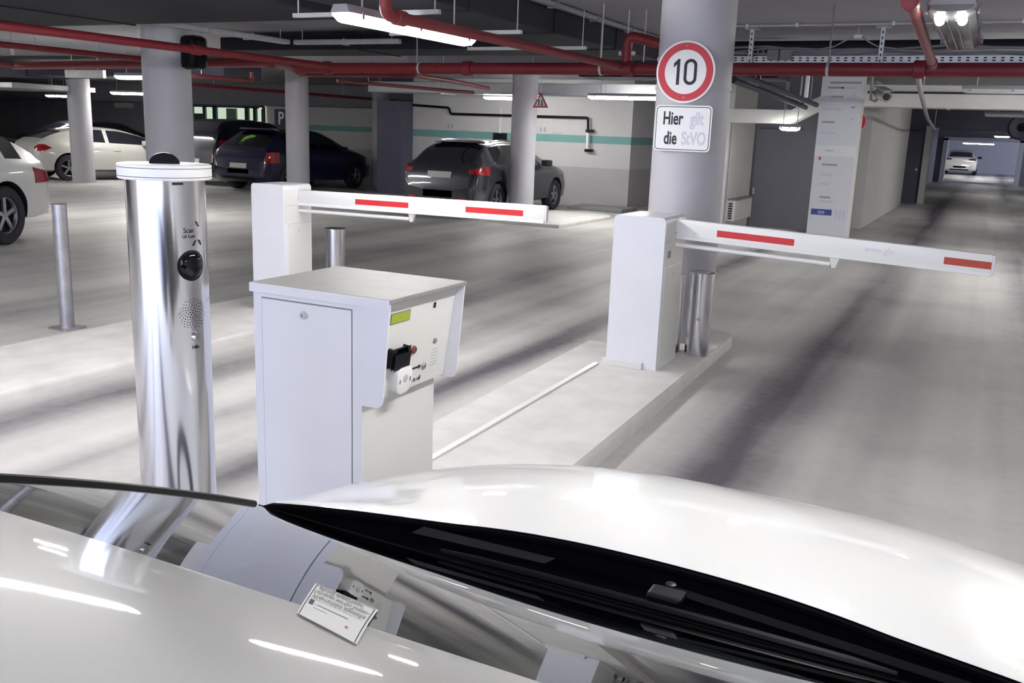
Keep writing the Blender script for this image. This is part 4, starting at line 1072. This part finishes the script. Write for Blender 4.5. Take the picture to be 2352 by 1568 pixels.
for k, (a, c) in enumerate((((-2.73, 11.0, 2.335), (-2.38, 14.5, 2.13)), ((-2.81, 11.2, 2.27), (-2.53, 14.5, 2.09)))):
    pipe(('upper' if k == 0 else 'lower')+' dark slanting conduit under the main pipe beside the sign pillar', [a, c], .035, M['duct_dark'], 'conduit_pipe', 'pipe', (), 'dark slanting conduits', (.25, .9))
v = pipe('red valve riser on the main pipe left of the sign pillar', [(-3.22, ym, zm+.05), (-3.22, ym, 2.52), (-2.55, ym-.02, 2.36)], .05)
for s in (-1, 1):
    b = MB(); b.lathe([(0, .03*s), (.02, .028*s), (.024, 0)], (-3.22+.05*s, ym, 2.36), 'X', 12); b.build('valve_cap', M['galv_light'], v, True)
rod(v, (-3.22, ym, 2.5), (-3.22, ym, CEIL))
t = pipe('black pipe stepped along the banded wall above the grey hatchback', [(-12.55, 19.42, 2.12), (-11.55, 19.42, 2.08), (-11.5, 19.42, 1.94), (-8.0, 19.42, 1.94), (-7.98, 19.42, 1.62)], .028, M['black'], 'drain_pipe', 'pipe', (), 'black wall pipes')
b = MB(); b.tube([(-7.98, 19.41, 1.62), (-7.98, 19.41, 1.24)], .034, 12); b.build('white_sleeve', M['plastic_white'], t, True)
for z in (1.66, 1.24):
    b = MB(); b.box(-8.03, -7.86, 19.37, 19.5, z-.03, z+.03, .01); b.build('valve', M['black'], t)
pipe('grey sagging pipe hanging behind the red main pipe toward the corridor', [(-.82, 11.2, 2.33), (-.95, 14.2, 2.24), (-1.07, 17.4, 2.13), (-1.18, 20.0, 2.10), (-1.3, 25.0, 2.00), (-1.34, 27.4, 2.06)], .03, M['plastic_grey'], 'hose_pipe', 'pipe', (), 'grey hoses', (0.1, 1.02, 3.9))
pipe('thin dark pipe running along the face of the white duct', [(-2.0, 17.12, 2.45), (4.4, 17.05, 2.47)], .018, M['duct_dark'], 'thin_pipe', 'pipe', (), 'thin dark pipes')
b = MB(); b.tube([(-1.53, ym+.03, zm-.05), (-1.53, ym+.03, 1.98)], .017, 12); b.build('drop_sleeve', M['plastic_white'], mp, True)

# ------------------------------------------------------------------ ducts, trunking and tray
def duct(label, x0, x1, y0, y1, z0, z1, m, seams=(), name='air_duct', group='air ducts', axis='X'):
    t = thing(name, label, 'duct', ((x0+x1)/2, (y0+y1)/2, z0), group)
    b = MB(); b.box(x0, x1, y0, y1, z0, z1, .012); b.build('casing', m, t)
    for s in seams:
        b = MB()
        if axis == 'X': b.box(s-.015, s+.015, y0-.012, y1+.012, z0-.012, z1+.005)
        else: b.box(x0-.012, x1+.012, s-.015, s+.015, z0-.012, z1+.005)
        b.build('flange', m, t)
    if z1 < CEIL-.03:
        for hx, hy in (((x0+.12, (y0+y1)/2), (x1-.12, (y0+y1)/2)) if axis == 'X' else (((x0+x1)/2, y0+.12), ((x0+x1)/2, y1-.12))):
            b = MB(); b.tube([(hx, hy, z1-.005), (hx, hy, CEIL)], .006, 8); b.build('hanger_rod', M['galv_light'], t, True)
    return t
d1 = duct('big black duct along the lane with a dark side face above the lit lamp', -4.75, -3.76, 3.95, 11.5, 2.50, 2.74, M['duct_black'], (5.0, 6.6, 8.2, 9.8, 11.3), axis='Y')
for y, zb in ((5.9, 2.40), (7.2, 2.40), (8.6, 2.40)):
    b = MB(); b.beam((-4.9, y, zb), (-3.60, y, zb), .04, .03); b.build('support_rail', M['galv_light'], d1)
    for x in (-4.86, -3.64): rod(d1, (x, y, zb), (x, y, CEIL), .005)
duct('wide black wrapped duct across the top left corner', -15.5, -5.1, 4.0, 6.95, 2.50, 2.70, M['duct_black'], (-13, -10.4, -7.8))
duct('white duct crossing above the corridor mouth at right', -2.18, 4.55, 17.2, 17.8, 2.22, 2.58, M['duct_white'], (-.75, .9, 2.5))
dw = duct('low white duct between sign pillar and directory pillar', -4.6, -2.93, 15.5, 16.05, 1.87, 2.085, M['duct_white'], (-4.4, -2.98))
b = MB(); b.prism([(-2.93, 1.875), (-2.93, 2.08), (-2.50, 2.30), (-2.46, 2.14)], (0, 15.5, 0), (1, 0, 0), (0, 0, 1), -.5); b.build('end_bend', M['duct_white'], dw)
duct('grey duct across the middle behind the far lamps', -12.0, -4.7, 16.8, 17.4, 2.30, 2.52, M['duct_grey'], (-10.2, -8.4, -6.6, -5.6))
duct('dark duct over the parked cars at the far left', -31, -12.6, 13.2, 14.2, 2.36, 2.62, M['duct_dark'], (-26, -22, -18))
duct('light grey flat duct above the far left pillar', -33, -19.6, 14.0, 16.2, 2.14, 2.26, M['duct_grey'], (-24,))
duct('dark duct behind the low white duct right of the sign pillar', -5.2, -2.5, 12.2, 13.0, 2.36, 2.70, M['duct_black'], (-3.4,))
duct('dark duct under the ceiling left of the sign pillar', -9.5, -4.9, 9.9, 10.8, 2.52, 2.69, M['duct_black'], (-7.2,))
duct('grey trunk under the ceiling along the lane at upper left', -8.24, -8.12, 7.6, 9.7, 2.57, 2.63, M['galv_light'], (8.3, 9.0), 'cable_channel', 'cable channels', 'Y')
duct('grey trunk across under the ceiling left of the big lit lamp', -8.1, -6.5, 9.72, 9.80, 2.57, 2.63, M['galv_light'], (-7.3,), 'cable_channel', 'cable channels')
duct('grey trunk along the upper edge of the big black duct', -3.73, -3.65, 6.0, 11.2, 2.70, 2.742, M['lamp_body'], (7, 8, 9, 10), 'cable_channel', 'cable channels', 'Y')
duct('grey trunk under the ceiling between black duct and sign pillar', -3.6, -2.2, 11.3, 11.4, 2.66, 2.70, M['lamp_body'], (), 'cable_channel', 'cable channels')
duct('grey trunk at the far upper left beside the red pipes', -12.2, -12.1, 7.0, 9.2, 2.5, 2.56, M['galv_light'], (8,), 'cable_channel', 'cable channels', 'Y')

t = thing('cable_tray', 'perforated zinc cable tray behind the red main pipe at right', 'cable tray', (.9, 10.5, 2.41))
x0, x1 = -2.75, 4.5
b = MB(); b.box(x0, x1, 10.42, 10.425, 2.41, 2.475); b.box(x0, x1, 10.42, 10.72, 2.405, 2.41); b.box(x0, x1, 10.715, 10.72, 2.41, 2.475); b.build('channel', M['tray'], t)
b = MB()
x = x0+.05
while x < x1:
    for z in (2.430, 2.455): b.box(x, x+.030, 10.4185, 10.4195, z-.006, z+.006)
    x += .076
b.build('slots', M['black'], t)
for x in (-2.44, -1.13, .4, 2.2):
    b = MB(); b.box(x-.022, x+.022, 10.36, 10.40, 2.37, CEIL, .002); s = b.build('hanger_strut', M['tray'], t)
    b = MB()
    for k in range(6): b.box(x-.006, x+.006, 10.3585, 10.3595, 2.41+.055*k, 2.435+.055*k)
    b.build('slots', M['black'], s)
    b = MB(); b.box(x-.07, x+.07, 10.30, 10.46, CEIL-.01, CEIL); b.build('foot_plate', M['tray'], t)
for k in range(5):
    pts = []
    for i in range(25):
        x = x0-.2+(4.6+2.9)*i/24; pts.append((x, 10.50+.035*k, 2.49+.02*k+.018*math.sin(i*.9+k*1.7)+.012*math.sin(i*2.1+k)))
    b = MB(); b.tube(pts, .011, 8)
    tag(b.build('power_cable', M['cable'], None, True), 'grey cables lying loosely in the perforated tray', 'cable', 'cables in the tray')
b = MB(); b.tube([(-3.2, 10.95, 2.63), (4.5, 10.95, 2.63)], .05, 12); tag(b.build('dark_conduit', M['duct_black'], None, True), 'thick black conduit under the ceiling behind the cable tray', 'conduit')
cd = thing('ceiling_conduit', 'thin conduit with clips fixed along the ceiling at right', 'conduit', (0, 9.95, 2.73))
b = MB(); b.tube([(-2.9, 9.95, 2.732), (4.5, 9.95, 2.732)], .011, 8); b.build('tube', M['galv_light'], cd, True)
for x in (-2.4, -1.9, -1.0, 0.1, 1.2, 2.3): 
    b = MB(); b.box(x-.012, x+.012, 9.935, 9.965, 2.715, CEIL); b.build('clip', M['plastic_white'], cd)
for k, (x, lb) in enumerate(((-2.20, 'left grey junction box on the cable tray beside the sign pillar'), (-2.07, 'right grey junction box on the cable tray beside the sign pillar'))):
    b = MB(); b.box(x-.06, x+.06, 10.35, 10.415, 2.43, 2.535, .006); tag(b.build('junction_box', M['plastic_grey'], None), lb, 'junction box', 'junction boxes')
t = thing('ceiling_sensor', 'small pale box on the ceiling with cables drooping to the tray', 'sensor box', (-1.37, 10.4, 2.66))
b = MB(); b.box(-1.41, -1.33, 10.37, 10.43, 2.645, 2.68, .005); b.build('box', M['plastic_white'], t)
b = MB(); b.tube([(-1.37, 10.4, 2.68), (-1.37, 10.4, CEIL)], .005, 6); b.build('stem', M['plastic_white'], t)
b = MB(); b.tube([(-1.41, 10.4, 2.66), (-1.5, 10.42, 2.62), (-1.6, 10.45, 2.57), (-1.75, 10.5, 2.55)], .007, 8); b.build('lead', M['cable'], t, True)
b = MB(); b.tube([(-1.33, 10.4, 2.66), (-1.26, 10.42, 2.61), (-1.18, 10.45, 2.57), (-1.0, 10.5, 2.55)], .007, 8); b.build('lead', M['cable'], t, True)

# long thin threaded rods hanging at the dark duct side
for x, y, z0, lb in ((-3.30, 8.25, 2.28, 'thin rod dropping to the main pipe left of the valve riser'), (-3.05, 8.70, 2.28, 'thin rod dropping to the main pipe right of the valve riser')):
    b = MB(); b.tube([(x, y, z0), (x, y, CEIL+.004)], .006, 8); tag(b.build('threaded_rod', M['galv_light'], None, True), lb, 'rod', 'threaded rods')

# security camera on a pole from the duct
t = thing('security_camera', 'grey bullet security camera right of the directory pillar', 'camera', (-1.46, 14.0, 2.2))
d = Vector((.45, -.86, -.22)).normalized(); c = Vector((-1.44, 14.05, 2.26))
b = MB(); b.tube([c-d*.13, c+d*.13], [.08, .08], 20); b.build('camera_body', M['lamp_body'], t, True)
b = MB(); b.tube([c+d*.13, c+d*.145], .045, 18); b.build('lens', M['gloss_black'], t, True)
b = MB(); b.obox(c+Vector((0, 0, .086)), d, d.cross(Vector((0, 0, 1))), (0, 0, 1), .17, .078, .006); b.build('sun_hood', M['lamp_body'], t)
b = MB(); b.tube([c, c+Vector((-.10, .08, -.08)), c+Vector((-.16, .08, -.06)), c+Vector((-.17, .08, .12)), c+Vector((-.17, .08, CEIL-c.z))], .02, 10); b.build('bracket_pole', M['lamp_body'], t, True)

# hanging white sign box at upper left
t = thing('hanging_sign_box', 'pale rectangular hanging sign box left of the big left pillar', 'sign', (-13.2, 10.8, 2.2))
b = MB(); b.box(-13.75, -12.85, 10.78, 10.84, 2.19, 2.315, .004); b.build('face', M['galv_light'], t)
for x in (-13.6, -13.0): rod(t, (x, 10.81, 2.31), (x, 10.81, CEIL))
t = thing('hanging_lamp_tube', 'short white vertical tube hanging at the upper left edge', 'fitting', (-11.7, 8.4, 2.3))
b = MB(); b.tube([(-11.7, 8.4, 2.34), (-11.7, 8.4, 2.46)], .025, 12); b.build('sleeve', M['plastic_white'], t, True); rod(t, (-11.7, 8.4, 2.46), (-11.7, 8.4, CEIL))
t = thing('fire_speaker', 'dark box clamped high on the right side of the big left pillar', 'speaker', (-8.18, 7.9, 2.25))
b = MB(); b.box(-8.34, -8.10, 8.03, 8.27, 2.15, 2.52, .06); b.build('casing', M['black'], t)

# ------------------------------------------------------------------ things on the far walls
t = thing('wall_monitor', 'small dark wall box with a green light above the grey hatchback', 'wall box', (-10.17, 19.4, 1.4))
b = MB(); b.box(-10.32, -10.02, 19.36, 19.5, 1.33, 1.54, .01); b.build('casing', M['black'], t)
b = MB(); b.box(-10.30, -10.16, 19.355, 19.365, 1.335, 1.36); b.build('green_light', M['led_green'], t)
b = MB(); b.box(-10.21, -10.185, 19.47, 19.5, 1.54, 2.12); b.build('cable_cover', M['plastic_white'], t)
for x, lb in ((-11.55, 'small dark bay mark on the banded wall, left one'), (-9.12, 'small dark bay mark on the banded wall, right one')):
    t = thing('bay_mark', lb, 'wall mark', (x, 19.49, 1.65), 'bay marks on the wall')
    for dx in (-.05, .05):
        b = MB(); b.prism(rounded(.05, .11, .02), (x+dx, 19.502, 1.655), (1, 0, 0), (0, 0, 1), .006); b.build('foot_mark', M['ink_grey'], t)
    b = MB(); b.box(x+.22, x+.50, 19.496, 19.502, 1.575, 1.59); b.build('small_line', M['ink_grey'], t)
t = thing('parking_sign', 'blue square P sign on the far wall left of the far pillar', 'parking sign', (-20.9, 24.45, 1.75))
b = MB(); b.box(-21.2, -20.5, 24.46, 24.503, 1.42, 2.02, .004); b.build('plate', M['wall_dark'], t)
text('lettering', 'P', .56, (-20.93, 24.457, 1.72), (1, 0, 0), (0, 0, 1), M['plastic_white'], t, .9, .012)
b = MB(); b.box(-21.1, -20.4, 24.47, 24.503, 1.22, 1.36, .004); tag(b.build('small_plate', M['plastic_white']), 'small white plate on the far wall under the P sign', 'sign')
# glazed lobby front
t = thing('glazed_lobby', 'lit glazed lobby front on the far wall above the black car', 'glass front', (-23.2, 24.4, 0))
b = MB(); b.box(-24.8, -21.6, 24.44, 24.5, 0, 2.08); b.build('lobby_light', M['door_glow'], t)
for x, w in ((-24.75, .06), (-24.2, .10), (-23.72, .16), (-22.30, .14), (-21.95, .12), (-21.6, .1)):
    b = MB(); b.box(x-w/2, x+w/2, 24.34, 24.43, 0, 2.08); b.build('frame_post', M['wall_dark'], t)
b = MB(); b.box(-24.8, -21.6, 24.34, 24.43, 2.02, 2.12); b.build('frame_head', M['wall_dark'], t)
b = MB(); b.box(-23.2, -22.75, 24.36, 24.42, 0, 2.0); b.build('door_leaf', M['galv_light'], t)
b = MB(); b.box(-24.66, -24.3, 24.36, 24.42, .9, 1.8); b.build('machine', M['slab_grey'], t)
b = MB(); b.box(-24.8, -21.6, 24.30, 24.31, 0, 2.05); b.build('pane', M['pane'], t)
# strip lamps and notices on the far wall
for x0_, x1_, z, lb in ((-17.6, -16.3, 2.06, 'pale long box on the far wall right of the middle far pillar'), (-28.6, -27.7, 2.0, 'pale notice on the far wall left of the big left pillar')):
    b = MB(); b.box(x0_, x1_, 24.40, 24.503, z-.09, z+.09, .01); tag(b.build('wall_box', M['galv_light']), lb, 'wall box')
# grey gate beyond the sign pillar with its radiator box
b = MB(); b.box(-3.95, -2.30, 17.86, 17.9, 0.0, 1.82); t = tag(b.build('steel_gate', M['slab_grey']), 'flat dark grey steel gate between sign pillar and directory pillar', 'gate')
t2 = MB(); t2.box(-3.9, -3.1, 17.845, 17.862, 1.80, 1.83); t2.build('gate_rail', M['wall_dark'], t)
t2 = MB(); t2.box(-3.93, -3.90, 17.84, 17.86, .6, .72); t2.build('gate_latch', M['galv_light'], t)
t = thing('wall_heater', 'white box heater with a slotted end low on the recess wall', 'heater', (-3.95, 17, .2))
b = MB(); b.box(-4.0, -3.86, 16.25, 17.55, .20, .56, .008); b.build('casing', M['white_side'], t)
b = MB()
for k in range(7): b.box(-3.97, -3.90, 16.243, 16.251, .235+.042*k, .262+.042*k)
b.build('end_slots', M['ink'], t)
b = MB(); b.box(-4.0, -3.84, 16.24, 17.6, .56, .58); b.build('top_cover', M['plastic_grey'], t)
t = MB(); t.tube([(-4.02, 16.185, .0), (-4.02, 16.185, 1.9)], .012, 8); tag(t.build('wall_cable', M['plastic_grey'], None, True), 'thin grey vertical cable on the edge of the recess wall', 'cable')
t = thing('passage_door', 'dark door leaf in the passage beside the corridor portal', 'door', (-1.9, 28.9, 0))
b = MB(); b.box(-2.6, -1.78, 28.84, 28.92, 0, 2.0, .004); b.build('leaf', M['wall_dark'], t)
b = MB(); b.lathe([(0, -.03), (.03, -.03), (.03, 0)], (-1.84, 28.84, .95), 'Y', 12); b.build('door_knob', M['chrome'], t, True)
t = thing('convex_mirror', 'round grey ceiling fan housing at the right frame edge of the corridor', 'fan', (.55, 26, 2.1))
b = MB(); b.lathe([(.10, -.05), (.26, -.08), (.30, 0), (.30, .2), (.24, .25), (0, .25)], (.55, 26, 2.12), 'Y', 28); b.build('housing', M['duct_dark'], t, True)
rod(t, (.55, 26.1, 2.4), (.55, 26.1, CEIL), .015)
t.name = 'jet_fan'

# ------------------------------------------------------------------ light
w = bpy.data.worlds.new('daylight'); SC.world = w; w.use_nodes = True
bg = w.node_tree.nodes['Background']; bg.inputs['Color'].default_value = lin((214, 224, 255)); bg.inputs['Strength'].default_value = 4.6
pl = bpy.data.lights.new('entrance_portal', 'AREA'); pl.shape = 'RECTANGLE'; pl.size = 8.6; pl.size_y = 2.6; pl.cycles.is_portal = True
po = bpy.data.objects.new('entrance_portal', pl); COL.objects.link(po); po.location = (-1.9, -3.55, 1.3); po.rotation_euler = (math.radians(90), 0, 0)

SC.view_settings.view_transform = 'Standard'; SC.view_settings.look = 'None'; SC.view_settings.gamma = 1.0
SC.view_settings.use_curve_mapping = False; SC.view_settings.exposure = 0.12
SC.cycles.use_denoising = True
SC.cycles.max_bounces = 10; SC.cycles.diffuse_bounces = 5; SC.cycles.glossy_bounces = 6; SC.cycles.transparent_max_bounces = 12
SC.cycles.sample_clamp_indirect = 8.0; SC.cycles.caustics_reflective = False
